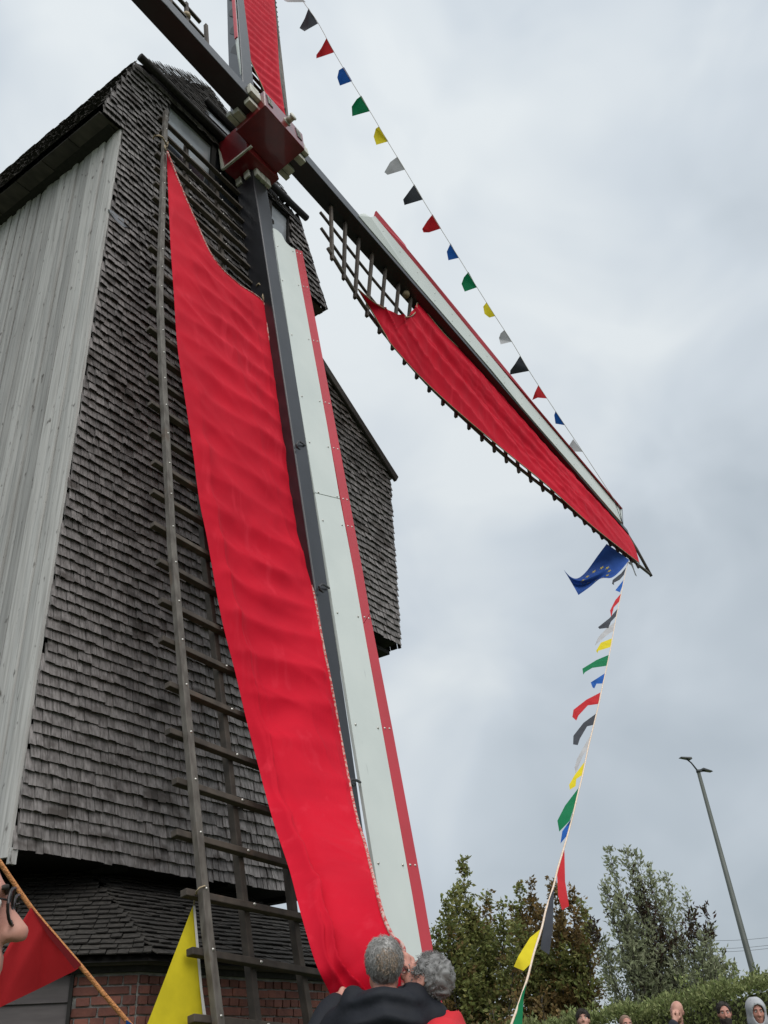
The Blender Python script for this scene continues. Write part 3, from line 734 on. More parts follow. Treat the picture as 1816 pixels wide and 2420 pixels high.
# --- wind boards
def board(outline_px, c_of, name, mt, th=.028, tri=None):
    """outline of photo points, each with its own offset from the sail plane"""
    top = [W(*sail_xy(p, c), c) for p, c in zip(outline_px, c_of)]
    n = len(top); mb = MB()
    mb.add(top + [p - NS * th for p in top], [tuple(range(n)), tuple(range(2 * n - 1, n - 1, -1))] + [(i, i + n, (i + 1) % n + n, (i + 1) % n) for i in range(n)])
    o = mb.build(name, mt, sails, normals=True)
    bm = bmesh.new(); bm.from_mesh(o.data); bmesh.ops.triangulate(bm, faces=[f for f in bm.faces if len(f.verts) > 4]); bm.to_mesh(o.data); bm.free()
    return o
ogee = [(643.5, 539), (649.5, 540), (657.5, 545), (666, 553), (670.5, 561), (673.5, 568), (679.5, 576), (687.5, 583), (698, 589)]
jl, jr = (744.5, 1163.5), (803.5, 1178)
board(ogee + [(706.5, 640), (772.5, 998), jr, jl, (717, 998), (657.5, 640)], [-.30] * 15, 'wind_board', m_white)
board([(745, 1165.5), (804, 1180), (838.5, 1360), (903.5, 1720), (974.5, 2110), (1029, 2430), (951, 2430), (895.5, 2110), (832, 1720), (776, 1360)], [-.30] * 10, 'wind_board', m_white)
board([(698.6, 589), (714.6, 593.5), (724, 640), (792.5, 1000), (859.5, 1360), (874.5, 1449), (859, 1474), (838.9, 1360), (772.9, 998), (707, 640)], [-.297] * 10, 'red_trim', m_trim)
board([(875, 1451), (927.5, 1720), (1000.5, 2110), (1056, 2430), (1029.5, 2430), (974.9, 2110), (903.9, 1720), (859.4, 1476)], [-.297] * 8, 'red_trim', m_trim)
RIV = [(656.7, 581.8), (692.5, 594), (703, 597), (711, 600), (668, 662.5), (706, 674), (718, 677), (726.6, 679), (690, 791), (730, 802), (742, 805), (751, 807), (714, 936.6), (756, 948), (769.5, 951), (778.6, 954),
       (732, 1045), (776, 1056), (789.5, 1059), (799, 1061.5), (753, 1163), (797, 1173.5), (811.5, 1179), (821, 1181), (763.5, 1230), (809, 1240.5), (823, 1243), (832.5, 1245), (798, 1448), (847, 1457), (862, 1458.6), (872, 1461.5),
       (841, 1712), (894, 1720), (910, 1721), (921, 1722), (894.7, 2039.6), (952.5, 2044), (970, 2044), (982, 2045)]
for p in RIV: bolt(W(*sail_xy(p, -.297), -.297), NS, .012)
og2 = [(849, 510), (853, 505.5), (860, 504), (866.5, 506), (871, 509.5), (877, 513), (885, 511.5)]
sp = [(886.5, 510), (1012, 660), (1150, 829), (1259, 960), (1452, 1182), (1470, 1204)]
def cline(x): return float(np.interp(x, [850, 1471], [.41, .345]))
def cinn(x): return .31
in2 = [(1471, 1236), (1232, 960), (1162, 874), (977, 660)]
board(og2 + sp + in2, [.31, .33, .35, .36, .37, .39, .40] + [cline(p[0]) for p in sp] + [.30, .31, .31, .31], 'wind_board', m_white)
oo = [(890, 498), (958, 578), (962, 586), (1023, 660), (1150, 815), (1268, 960), (1471, 1200.5)]
board([(p[0] - .3, p[1] + .3) for p in sp][::-1][0:] and sp[::-1] + oo, [cline(p[0]) for p in sp[::-1]] + [cline(p[0]) + .05 for p in oo], 'red_trim', m_trim)
for i in range(14):
    t_ = (i + .5) / 14; x = 885 + t_ * 575
    for f__ in (.25, .7):
        y_in = np.interp(x, [849, 977, 1162, 1232, 1471], [510, 660, 874, 960, 1236]); y_o = np.interp(x, [p[0] for p in sp], [p[1] for p in sp])
        c_ = .31 + (cline(x) - .31) * f__
        a, b = sail_xy((x, y_in + (y_o - y_in) * f__), c_ + .004); bolt(W(a, b, c_ + .004), NS, .010)
bolts.build('bolt_head', m_steel, sails, kind='stuff')
# upper board, seen almost edge on, with its notched bracket board
def up(b, w, c): return W(ax1(b) - .14 - w, b + .115 * w, c)
mb = MB(); q_ = [up(2.9, .02, -.31), up(3.15, .16, -.22), up(3.5, .26, -.16), up(11.2, .34, -.10), up(11.2, .02, -.31)]
mb.add(q_ + [p - NS * .025 for p in q_], [tuple(range(5)), tuple(range(9, 4, -1))] + [(i, i + 5, (i + 1) % 5 + 5, (i + 1) % 5) for i in range(5)]); sbuild(mb, 'wind_board', m_white, normals=True)
mb = MB(); mb.beam(up(3.6, .30, -.13), up(11.2, .38, -.07), E1, .03, .012); sbuild(mb, 'red_trim', m_trim)
mb = MB(); q_ = [(.02, 2.75)]
z_ = 2.75
nb_ = MB()
for i in range(9):
    b0 = 2.8 + i * .95
    nb_.add([up(b0, .0, -.33), up(b0 + .75, .0, -.33), up(b0 + .72, .0, -.50), up(b0 + .55, -.0, -.54), up(b0 + .45, 0, -.50),
             up(b0, -.006, -.33), up(b0 + .75, -.006, -.33), up(b0 + .72, -.006, -.50), up(b0 + .55, -.006, -.54), up(b0 + .45, -.006, -.50)],
            [(0, 1, 2, 3, 4), (9, 8, 7, 6, 5), (0, 5, 6, 1), (1, 6, 7, 2), (2, 7, 8, 3), (3, 8, 9, 4), (4, 9, 5, 0)])
nb_.build('board_bracket', m_iron, sails)
# left arm board hangs below, far side
mb = MB(); q_ = [W(-1.6, ax2(-1.6) - .16, .30), W(-11.2, ax2(-11.2) - .08, .30), W(-11.2, ax2(-11.2) - .5, .36), W(-2.6, ax2(-2.6) - .66, .50), W(-2.0, ax2(-2.0) - .5, .44)]
mb.add(q_ + [p - NS * .025 for p in q_], [tuple(range(5)), tuple(range(9, 4, -1))] + [(i, i + 5, (i + 1) % 5 + 5, (i + 1) % 5) for i in range(5)])
# (the board of the left arm starts outside the picture, so only its root bracket is built)
mb2 = MB(); mb2.box(W(-2.35, ax2(-2.35) - .15, .27), E1 * .30, E2 * .02, NS * .03); mb2.build('root_bracket', m_black, sails, bevel=.01)
# spreader lines at the tip of the right arm
tl_ = MB()
for p, q in (((1450, 1178), (1472, 1238)), ((1471, 1200), (1473, 1240)), ((1462, 1192), (1472, 1238))): tl_.tube([W(*sail_xy(p, .42), .42), W(*sail_xy(q, .30), .30)], .006, 5)
tl_.build('tip_line', m_iron, sails)

# ------------------------------------------------------------------ sail cloths
m_cloth = mat('red sail canvas', (0.56, 0.004, 0.022), 0.7, (0.48, 0.003, 0.019), 1.8, (1, 1, 1), 6, bump=0.6, bscale=6, bstretch=(1, 1, .55), spots=(3.2, (2.2, 2.2, .22), .60, (.57, .012, .032)), sheen=0.02, trans=0.10, spec=0.12)
m_borope = mat('red and white bolt rope', (0.50, 0.34, 0.30), 0.9, (0.42, 0.05, 0.05), 45, (1, 1, 1), 2, 0.45, 0.55)
def resample(pts, n):
    pts = np.array(pts, float); d = np.r_[0, np.cumsum(np.linalg.norm(np.diff(pts[:, :2], axis=0), axis=1))]
    t = np.linspace(0, d[-1], n); return np.stack([np.interp(t, d, pts[:, i]) for i in range(pts.shape[1])], 1)
def catm(P, n):
    """smooth curve through points, n samples, by index"""
    P = np.array(P, float); k = len(P); out = []
    for t in np.linspace(0, k - 1 - 1e-9, n):
        i = int(t); f = t - i
        p0, p1, p2, p3 = P[max(i - 1, 0)], P[i], P[min(i + 1, k - 1)], P[min(i + 2, k - 1)]
        out.append(.5 * ((2 * p1) + (-p0 + p2) * f + (2 * p0 - 5 * p1 + 4 * p2 - p3) * f * f + (-p0 + 3 * p1 - 3 * p2 + p3) * f ** 3))
    return np.array(out)
def cloth(name, Lw, Rw, nu, nv, disp, label, group, origin):
    """Lw, Rw: matching world points of the two long edges"""
    L_, R_ = catm(Lw, nv), catm(Rw, nv)
    G = np.zeros((nv, nu, 3))
    for j in range(nu):
        s = j / (nu - 1)
        G[:, j] = L_ * (1 - s) + R_ * s
    for i in range(nv):
        for j in range(nu):
            G[i, j] += disp(i / (nv - 1), j / (nu - 1), G[i, j])
    i, j = np.meshgrid(np.arange(nv - 1), np.arange(nu - 1), indexing='ij')
    a = (i * nu + j).ravel()
    o = arr_mesh(name, G.reshape(-1, 3), np.stack([a, a + nu, a + nu + 1, a + 1], 1), m_cloth, None, origin, smooth=True)
    tag(o, label, 'sail cloth', group)
    return o, G
def sharp(x, w): return math.exp(-abs(x) / w)
def nz(x, y, z=0.): return noise.noise(Vector((x, y, z)))
# lower cloth, spread out and pulled towards the two men
Lp = [(394, 356), (399, 480), (404, 590), (411, 690), (418, 800), (428, 880), (441, 965), (456, 1065), (471, 1180), (490, 1275), (511, 1395), (528, 1480), (556, 1590), (581, 1700), (603, 1790), (640, 1930), (680, 2050), (702, 2130), (724, 2210), (750, 2290), (775, 2338), (792, 2364), (850, 2405)]
Rp = [(396, 358), (428, 440), (460, 515), (505, 610), (560, 668), (622, 714), (634, 785), (650, 872), (664, 960), (681, 1060), (700, 1185), (716, 1270), (742, 1400), (762, 1510), (782, 1610), (812, 1775), (842, 1925), (862, 1990), (882, 2070), (905, 2160), (928, 2212), (955, 2244), (950, 2350)]
def smooth01(x): x = min(1, max(0, x)); return x * x * (3 - 2 * x)
def lowpt(p, c, dmin):
    X = W(*sail_xy(p, c), c); d0 = depth_of(X)
    w_ = smooth01((p[1] - 1690) / 620) ** 1.3
    return at_depth(p, d0 * (1 - w_) + dmin * w_)
assert len(Lp) >= 2
Lw = [lowpt(p, -.50, 4.62) for p in Lp]; Rw = [lowpt(p, -.43 + .20 * smooth01((p[1] - 1150) / 500), 4.60) for p in Rp]
def disp_low(t, s, P):
    a, b = float(np.dot(P - P0, E1)), float(np.dot(P - P0, E2))
    e = min(1, s * 9) * min(1, (1 - s) * 9) * min(1, t * 8)
    bar = sin(pi * (b + .0655 * a + .05 * nz(a * 1.5, b * 1.2, 44)) / .363)
    d = .022 * (1 - 1.6 * abs(bar)) * (.6 + .5 * nz(a * .8, b * .4, 40)) * e
    d += .016 * nz(a * 1.6, b * .9, 1) * e + .018 * nz(a * 2.5 + b * 1.4, b * 3.0 - a * 1.5, 4) * e + .004 * nz(a * 9, b * 6, 9) * e
    # drapes falling obliquely across the cloth
    d += .014 * (1 - abs(nz(a * .75 + b * 1.25, a * .15, 7)) * 3.2) * e + .010 * (1 - abs(nz(a * 1.6 + b * 2.6, a * .3, 17)) * 3.0) * e
    # tension creases
    d += .013 * sharp(nz(a * 2.2 + b * .25, b * .22, 13), .05) * e + .008 * sharp(nz(a * 1.2 + b * 1.9, a * .8 - b * .2, 33), .06) * e
    # fold lines that run along the free edge
    x1 = s - (.105 + .02 * nz(b * .9, 3)); d += .040 * sharp(x1, .030) * smooth01((t - .18) / .3)
    x2 = s - (.06 + .22 * smooth01((t - .62) / .38)); d += .075 * sharp(x2, .045) * smooth01((t - .50) / .3)
    d -= .030 * math.exp(-((s - .18 - .1 * t) / .07) ** 2) * smooth01((t - .5) / .3)
    d += .014 * nz(b * 7, a * 5, 51) * math.exp(-s / .09) * min(1, s * 25) + .010 * nz(b * 6 + a * 2, a * 8, 55) * math.exp(-(1 - s) / .08) * min(1, (1 - s) * 25)
    lowf = smooth01((t - .72) / .25)
    d += lowf * (.035 * nz(a * 2.2 - b * .6, b * 1.5 + a, 21) + .02 * nz(a * 5, b * 3, 25)) * min(1, (1 - s) * 6)
    return NS * d - E1 * 0
cl1, G1 = cloth('sail_cloth', Lw, Rw, 90, 320, disp_low, 'long red canvas sail being pulled down the lowest sail arm by two men', 'red sail cloths', Rw[-1])
mb = MB(); mb.tube(list(G1[::2, -1]) , .011, 6); mb.build('bolt_rope', m_borope, cl1)
# hanging bottom roll of the same cloth
mb = MB()
# right hand cloth
Ltop = [(846, 683), (880, 711), (918, 734), (950, 747), (972, 747), (985, 733), (991, 716)]
Rp2 = [(847, 684), (858, 702), (869, 720), (882, 741), (896, 765), (912, 792), (930, 820), (1003, 900), (1100, 988), (1200, 1071), (1300, 1153), (1400, 1243), (1512, 1331)]
Lp2 = [(846, 682), (880, 711), (918, 734), (950, 748), (972, 747), (985, 734), (992, 719), (1056, 795), (1152, 884), (1265, 1012), (1352, 1107), (1434, 1198), (1478, 1252)]
def h2c(x): return float(np.interp(x, [785, 866, 1000, 1200, 1335, 1440, 1538], [.05, -.14, -.25, -.10, .10, .18, .20])) + .09
Rw2 = [W(*sail_xy(p, h2c(p[0])), h2c(p[0])) for p in Rp2]
lc2 = lambda x: float(np.interp(x, [846, 930, 991, 1200, 1478], [.02, .08, .14, .18, .20]))
Lw2 = [W(*sail_xy(p, lc2(p[0])), lc2(p[0])) for p in Lp2]
def disp_r(t, s, P):
    a, b = float(np.dot(P - P0, E1)), float(np.dot(P - P0, E2))
    e = min(1, s * 5) ** 1.5 * min(1, (1 - s) * 5) * min(1, t * 8) * min(1, (1 - t) * 8)
    d = .008 * sin(2 * pi * (a + .2 * b) / .345) * e
    d += .055 * (1 - 3 * abs(nz(b * 1.8 + a * .55, a * .22, 3))) * e * (.4 + .6 * t) + .02 * nz(a * .7, b * 1.5, 8) * e
    d += .04 * sharp(nz(b * 2.6 + a * .85, a * .12, 5), .08) * e + .006 * nz(a * 6, b * 6, 2) * e
    d += .04 * sin(pi * s) * min(1, t * 4)
    return NS * d
# the curved head of the cloth
cl2, G2 = cloth('sail_cloth', Lw2, Rw2, 50, 260, disp_r, 'red canvas sail spread on the arm that points right and down against the sky', 'red sail cloths', Rw2[4])
mb = MB(); mb.tube(list(G2[1::2, 0]), .010, 6); mb.tube(list(G2[1::2, -1]), .010, 6); mb.build('bolt_rope', m_rope, cl2)
# upper cloth
bs = [3.3, 3.5, 3.7, 3.95, 4.2, 5.0, 6, 7.5, 9.3, 11.4]
Rw3 = [W(lerp_tab(b, HEM3) - .03, b, -.50) for b in bs]
Lw3 = [W(lerp_tab(bs[0], HEM3) - .05, 3.32, -.50), W(1.62, 3.5, -.48), W(1.36, 3.75, -.47), W(1.22, 4.1, -.46), W(1.10, 4.5, -.46)] + [W(ax1(b) + .20, b, -.45) for b in bs[5:]]
def disp_u(t, s, P):
    a, b = float(np.dot(P - P0, E1)), float(np.dot(P - P0, E2))
    e = min(1, s * 8) * min(1, (1 - s) * 8) * min(1, t * 8)
    return NS * (e * (.018 * sin(2 * pi * (b - .6 * a) / .36) + .012 * nz(a * 2, b, 4) + .012 * sharp(nz(a * 1.2 + b * .5, b * .3, 6), .08)))
cl3, G3 = cloth('sail_cloth', Lw3, Rw3, 36, 200, disp_u, 'red canvas sail on the upright arm above the poll end', 'red sail cloths', Rw3[4])
mb = MB(); mb.tube(list(G3[::2, 0]), .010, 6); mb.build('bolt_rope', m_rope, cl3)
# rope ties at the heads of the cloths
def tie(pts, c, parent, r=.012):
    mb = MB(); mb.tube([W(*sail_xy(p, cc), cc) for p, cc in zip(pts, c)], r, 6); mb.build('rope_tie', m_rope, parent)
tie([(362, 328), (366, 321), (376, 320), (384, 324), (389, 332), (394, 342), (398, 336), (394, 350), (390, 344), (393, 356)], [-.52, -.46, -.45, -.45, -.46, -.47, -.47, -.48, -.48, -.49], cl1)
tie([(606, 676), (612, 670), (620, 678), (624, 690), (621, 700), (624, 712)], [-.5, -.46, -.44, -.43, -.43, -.43], cl1)
mb = MB(); mb.tube([W(*sail_xy((604, 680), -.55), -.55), W(*sail_xy((621, 690), -.55), -.55)], .055, 10); mb.build('rope_lashing', m_rope, sails)
tie([(962, 690), (970, 686), (976, 697), (984, 706), (988, 716), (987, 728), (979, 742)], [.1, .1, .08, .06, .05, .04, .03], cl2, .01)
mb = MB(); mb.tube([W(*sail_xy((961, 684), .1), .1), W(*sail_xy((960, 698), .1), .1)], .06, 10); mb.build('rope_lashing', m_rope, sails)
# ------------------------------------------------------------------ bunting and flags
FL = {}
for nm, c in (('black', (.050, .055, .066)), ('red', (.55, .028, .035)), ('blue', (.018, .11, .42)), ('green', (.008, .19, .075)), ('yellow', (.74, .61, .025)), ('white', (.50, .50, .51)), ('eu', (.050, .135, .50))):
    FL[nm] = mat(nm + ' flag cloth', c, 0.8, tuple(x * .85 for x in c), 7, (1, 1, 1), 4, trans=.28 if nm != 'black' else .16, spec=.2)
m_string = mat('thin white string', (.55, .53, .48), .9)
m_orange = mat('orange twisted rope', (.62, .27, .10), .9, (.42, .17, .06), 90, (1, 1, 1), 3, bump=.8, bscale=220)
m_hem = mat('white flag hem', (.66, .65, .60), .8)
m_star = mat('gold flag star', (.75, .60, .10), .7, trans=.2)
def flag_mesh(name, pts3, material, parent=None, cuts=3, billow=.02, origin=None, seed=0):
    bm = bmesh.new()
    vs_ = [bm.verts.new(Vector(p)) for p in pts3]
    f = bm.faces.new(vs_)
    bmesh.ops.triangulate(bm, faces=[f], quad_method='BEAUTY', ngon_method='BEAUTY')
    bmesh.ops.subdivide_edges(bm, edges=bm.edges[:], cuts=cuts, use_grid_fill=True)
    bmesh.ops.triangulate(bm, faces=bm.faces[:])
    size = max((Vector(p) - Vector(pts3[0])).length for p in pts3)
    view = Vector(np.mean(pts3, axis=0) - CAM).normalized()
    for v_ in bm.verts:
        d = noise.noise(v_.co * (2.2 / size) + Vector((seed * 3.1, seed, 0)))
        edge = min((v_.co - Vector(pts3[0])).length, (v_.co - Vector(pts3[1])).length) / size
        v_.co += view * d * billow * size * 6 * min(1, edge * 2)
    for f in bm.faces: f.smooth = True
    o0 = Vector(origin if origin is not None else pts3[0])
    for v_ in bm.verts: v_.co -= o0
    me = bpy.data.meshes.new(name); bm.to_mesh(me); bm.free(); me.materials.append(material)
    return link(name, me, parent, o0)
def dep_up(p): return 1 / np.interp(p[1], [-190, 1178], [1 / 21.0, 1 / 19.9])
def dep_lo(p): return 1 / np.interp(p[1], [1320, 2500], [1 / 19.4, 1 / 4.6])
cu = lambda x, y: (600 + x * .6329, y * .6329)
UPF = [('white', [(165, -20), (195, 8), (128, 8), (112, 2)]),
       ('black', [(205, 30), (240, 88), (205, 108), (190, 117), (171, 105), (190, 70)]), ('red', [(272, 142), (302, 195), (250, 213), (234, 218), (234, 205), (252, 180)]),
       ('blue', [(337, 250), (368, 303), (322, 320), (312, 290), (318, 262)]), ('green', [(402, 357), (435, 415), (368, 434), (366, 398), (385, 370)]),
       ('yellow', [(468, 472), (503, 528), (458, 541), (448, 510), (456, 480)]), ('white', [(537, 585), (566, 633), (500, 653), (488, 643), (510, 605)]),
       ('black', [(600, 688), (633, 745), (563, 766), (558, 745), (580, 715)]), ('red', [(668, 800), (700, 853), (655, 868), (634, 868), (629, 855), (648, 825)]),
       ('blue', [(735, 908), (766, 963), (727, 972), (721, 940)]), ('green', [(802, 1015), (834, 1073), (788, 1089), (776, 1060), (785, 1035)]),
       ('yellow', [(870, 1128), (903, 1180), (880, 1186), (862, 1172), (857, 1145)]), ('white', [(935, 1233), (964, 1276), (922, 1286), (916, 1262), (922, 1245)]),
       ('black', [(995, 1328), (1030, 1385), (957, 1399), (958, 1383), (975, 1360)]), ('red', [(1063, 1438), (1097, 1488), (1060, 1485), (1040, 1494), (1050, 1465)]),
       ('blue', [(1127, 1536), (1164, 1588), (1127, 1582), (1122, 1550)]), ('white', [(1193, 1640), (1228, 1687), (1193, 1686), (1178, 1663)])]
ca = lambda x, y: (1250 + x / 2.933, 1200 + y / 2.933)
cb = lambda x, y: (900 + x / 1.812, 1200 + y / 1.812)
LOF = [('black', ca, [(675, 412), (660, 465), (630, 500), (590, 520), (592, 537), (577, 528), (582, 500), (640, 455)]), ('blue', ca, [(657, 500), (647, 548), (632, 586), (600, 572)]),
       ('red', ca, [(640, 594), (628, 650), (590, 690), (572, 760), (564, 712), (600, 640)]), ('black', ca, [(624, 690), (612, 745), (570, 790), (552, 832), (490, 840), (480, 828), (560, 765)]),
       ('white', ca, [(602, 790), (590, 850), (540, 885), (470, 945), (458, 958), (480, 900), (540, 835)]), ('yellow', ca, [(578, 905), (568, 965), (520, 980), (482, 992), (477, 1008), (467, 992), (500, 935)]),
       ('green', ca, [(553, 1020), (543, 1095), (440, 1110), (390, 1140), (378, 1157), (372, 1115), (470, 1055)]), ('blue', ca, [(527, 1148), (513, 1218), (470, 1220), (455, 1252), (442, 1245), (430, 1210), (470, 1185)]),
       ('red', ca, [(497, 1280), (482, 1360), (410, 1370), (345, 1440), (330, 1475), (303, 1450), (310, 1400), (400, 1330)]), ('black', ca, [(466, 1427), (448, 1505), (405, 1515), (355, 1600), (340, 1645), (308, 1640), (310, 1580), (380, 1490)]),
       ('white', ca, [(432, 1575), (412, 1670), (375, 1720), (325, 1845), (318, 1800), (335, 1740), (390, 1640)]), ('yellow', ca, [(398, 1748), (375, 1850), (330, 1880), (325, 1930), (285, 1955), (280, 1920), (320, 1850)]),
       ('green', cb, [(851, 1195), (832, 1270), (810, 1340), (765, 1387), (757, 1340), (790, 1275)]), ('blue', cb, [(822, 1325), (805, 1395), (785, 1420), (770, 1438), (778, 1385)]),
       ('red', cb, [(787, 1462), (755, 1555), (760, 1660), (777, 1722), (807, 1705), (790, 1600)]), ('black', cb, [(742, 1622), (708, 1722), (683, 1890), (722, 1915), (738, 1800)]),
       ('yellow', cb, [(690, 1800), (655, 1915), (640, 1955), (612, 1983), (570, 1965), (590, 1920), (640, 1840)]), ('green', cb, [(630, 2010), (575, 2150), (540, 2260), (604, 2260), (612, 2100)])]
WORDS = ['first', 'second', 'third', 'fourth', 'fifth']
def pennants(lst, depf, where, group, bill):
    cnt = {}
    for i, (c, pts) in enumerate(lst):
        rg_ = np.random.default_rng(100 + i)
        P = []
        for q, p in enumerate(pts):
            d = depf(p) * (1 if q < 2 else 1 + rg_.normal(0, .004))
            P.append(at_depth(p, d))
        o = flag_mesh('pennant', P, FL[c], None, 3, bill, P[0], i)
        n_ = cnt.get(c, 0); cnt[c] = n_ + 1
        tag(o, f'{WORDS[n_]} {c} pennant from the top {where}', 'pennant', group)
pennants([(c, [cu(*p) for p in pts]) for c, pts in UPF], dep_up, 'of the string above the right sail arm', 'pennants on the string above the right sail arm', .012)
pennants([(c, [f(*p) for p in pts]) for c, f, pts in LOF], dep_lo, 'of the string hanging below the sail tip', 'pennants on the string hanging from the sail tip', .02)
def string(name, px, depf, r, mt, label, cat='bunting line', sag=None):
    P = catm([at_depth(p, depf(p)) for p in px], len(px) * 4)
    rs = [r if not callable(r) else r(i / (len(P) - 1)) for i in range(len(P))]
    mb = MB(); mb.tube(list(P), rs, 7); o = mb.build(name, mt, None, P[0]); tag(o, label, cat); return o
string('bunting_line', [(598, -190), (656, -95), (716, 2), (751, 52), (791, 125), (834, 197), (876, 265), (919, 338), (958, 402), (1001, 474), (1043, 542), (1086, 611), (1129, 681), (1172, 749), (1211, 809), (1252, 878), (1295, 944), (1337, 1007), (1378, 1068), (1451, 1179)], dep_up, .0065, m_string, 'thin white bunting string stretched straight between two sail tips')
LP_ = [ca(690, 372), ca(675, 430), ca(650, 556), ca(620, 695), ca(600, 792), ca(575, 935), ca(545, 1085), ca(515, 1220), ca(490, 1340), ca(455, 1490), ca(412, 1665), ca(378, 1832), cb(845, 1225), cb(820, 1330), cb(790, 1440), cb(760, 1540), cb(740, 1622), cb(708, 1722), cb(690, 1800), cb(655, 1912), cb(630, 2010), cb(600, 2100), cb(560, 2211), (1190, 2470)]
string('bunting_line', LP_, dep_lo, lambda t: .0068, mat('pale hemp cord', (.70, .60, .50), .9, (.60, .45, .33), 60, (1, 1, 1), 3), 'pale hemp cord with pennants hanging from the right sail tip to the crowd')
# flag with a ring of gold stars, tied under the sail tip
T_ = [ca(*p) for p in ((540, 250), (480, 330), (400, 440), (340, 488), (290, 478), (243, 430))]
B_ = [ca(*p) for p in ((697, 362), (640, 432), (575, 485), (500, 490), (420, 552), (345, 605))]
nu, nv = 24, 40
top3 = catm([np.r_[p, 0] for p in T_], nv); bot3 = catm([np.r_[p, 0] for p in B_], nv)
fold = catm([np.r_[ca(*p), 0] for p in ((620, 305), (575, 385), (500, 455), (425, 505), (345, 530), (300, 525))], nv)
G = np.zeros((nv, nu, 3))
def eu_px(t, s):
    i = t * (nv - 1); k = int(min(i, nv - 2)); f = i - k
    a, b, c_ = [(1 - f) * q[k] + f * q[k + 1] for q in (top3, bot3, fold)]
    u = .5 if True else 0
    # quadratic across so that the cloth buckles in its middle
    return (a * (1 - s) * (1 - 2 * s) + c_ * 4 * s * (1 - s) + b * s * (2 * s - 1))[:2]
def eu_pt(t, s, lift=0.0):
    p = eu_px(t, s); d = 18.6 - 1.1 * t + .16 * sin(t * 7 + s * 3) * min(1, t * 3) + .10 * sin(s * 9 + t * 4) * min(1, t * 3)
    return at_depth(p, d - lift)
for i in range(nv):
    for j in range(nu): G[i, j] = eu_pt(i / (nv - 1), j / (nu - 1))
i, j = np.meshgrid(np.arange(nv - 1), np.arange(nu - 1), indexing='ij'); a = (i * nu + j).ravel()
eu = arr_mesh('flag', G.reshape(-1, 3), np.stack([a, a + nu, a + nu + 1, a + 1], 1), FL['eu'], None, G[0, 0], smooth=True)
tag(eu, 'blue flag with a ring of gold stars flying under the right sail tip', 'flag')
for q in range(12):
    an = q * pi / 6
    ct, cs = .50 + .215 * sin(an), .5 + .31 * cos(an)
    vs_ = []
    for w_ in range(10):
        r_ = (.050 if w_ % 2 == 0 else .021); t_ = an * 0 + w_ * pi / 5
        vs_.append(eu_pt(ct + r_ * .72 * sin(t_), cs - r_ * 1.05 * cos(t_), .012))
    mb = MB(); mb.add(vs_ + [eu_pt(ct, cs, .012)], [(w_, (w_ + 1) % 10, 10) for w_ in range(10)]); mb.build('star', m_star, eu)
rb = flag_mesh('ribbon', [at_depth(ca(*p), 18.9) for p in ((690, 378), (712, 372), (722, 395), (736, 440), (751, 478), (738, 468), (722, 425), (708, 396), (697, 392))], FL['white'], None, 2, .01)
tag(rb, 'white cloth ribbon knotted to the outer end of the right sail arm', 'ribbon')
# yellow flag tied to the lowest sail arm
YP = [(456, 2141), (459.5, 2180), (465, 2241), (472, 2325), (482, 2419), (492, 2520), (310, 2520), (349, 2419), (385, 2326), (425, 2222)]
yc = lambda p: W(*sail_xy(p, -.66), -.66)
yf = flag_mesh('flag', [yc(p) for p in YP], FL['yellow'], None, 6, .006, None, 3)
tag(yf, 'yellow triangular flag with white hem tied to the foot of the lowest sail arm', 'flag')
hm = [(456.5, 2140), (462, 2140), (466, 2190), (471, 2241), (479, 2337), (490, 2414), (500, 2520), (492, 2520), (482, 2418), (472, 2325), (464.5, 2240)]
flag_mesh('hem', [W(*sail_xy(p, -.655), -.655) for p in hm], m_hem, yf, 1, .0)
mb = MB(); mb.tube([W(*sail_xy(p, c), c) for p, c in zip(((487, 2093), (484, 2094), (472, 2098), (465, 2107), (463, 2118), (460, 2126), (459, 2138)), (-.56, -.50, -.49, -.52, -.6, -.65, -.655))], .006, 6); mb.build('rope_tie', m_rope, yf)
# foreground rope with a red pennant, close to the camera on the left
RD = 2.55
string('bunting_line', [(-140, 1840), (-60, 1950), (14, 2058), (75, 2146), (133, 2215), (192, 2284), (245, 2348), (300, 2412), (390, 2520)], lambda p: RD, .0068, m_orange, 'thick orange rope crossing the lower left corner in front of the roundhouse')
RF = [(74, 2144), (107, 2186), (141, 2230), (166, 2255), (193, 2283), (178, 2294), (90, 2338), (0, 2381), (-55, 2408), (-70, 2375), (9, 2256), (44, 2192)]
fr = flag_mesh('pennant', [at_depth(p, RD - .008 if i < 5 else RD + .02 - .10 * (p[0] < 20)) for i, p in enumerate(RF)], FL['red'], None, 5, .004, None, 5)
tag(fr, 'large red pennant with folded hem on the orange foreground rope', 'pennant', 'pennants on the orange foreground rope')
m_redhem = mat('doubled red hem', (.26, .010, .018), .8)
flag_mesh('hem', [at_depth(p, RD - .014) for p in ((73, 2143), (121, 2204), (157, 2240), (193, 2281), (177, 2291), (148, 2253), (114, 2211), (80, 2157))], m_redhem, fr, 2, .0)
fb = flag_mesh('pennant', [at_depth(p, RD - .008) for p in ((299, 2410), (312, 2419), (380, 2510), (300, 2560), (290, 2500))], FL['blue'], None, 3, .006, None, 6)
tag(fb, 'blue pennant corner lower down on the orange foreground rope', 'pennant', 'pennants on the orange foreground rope')
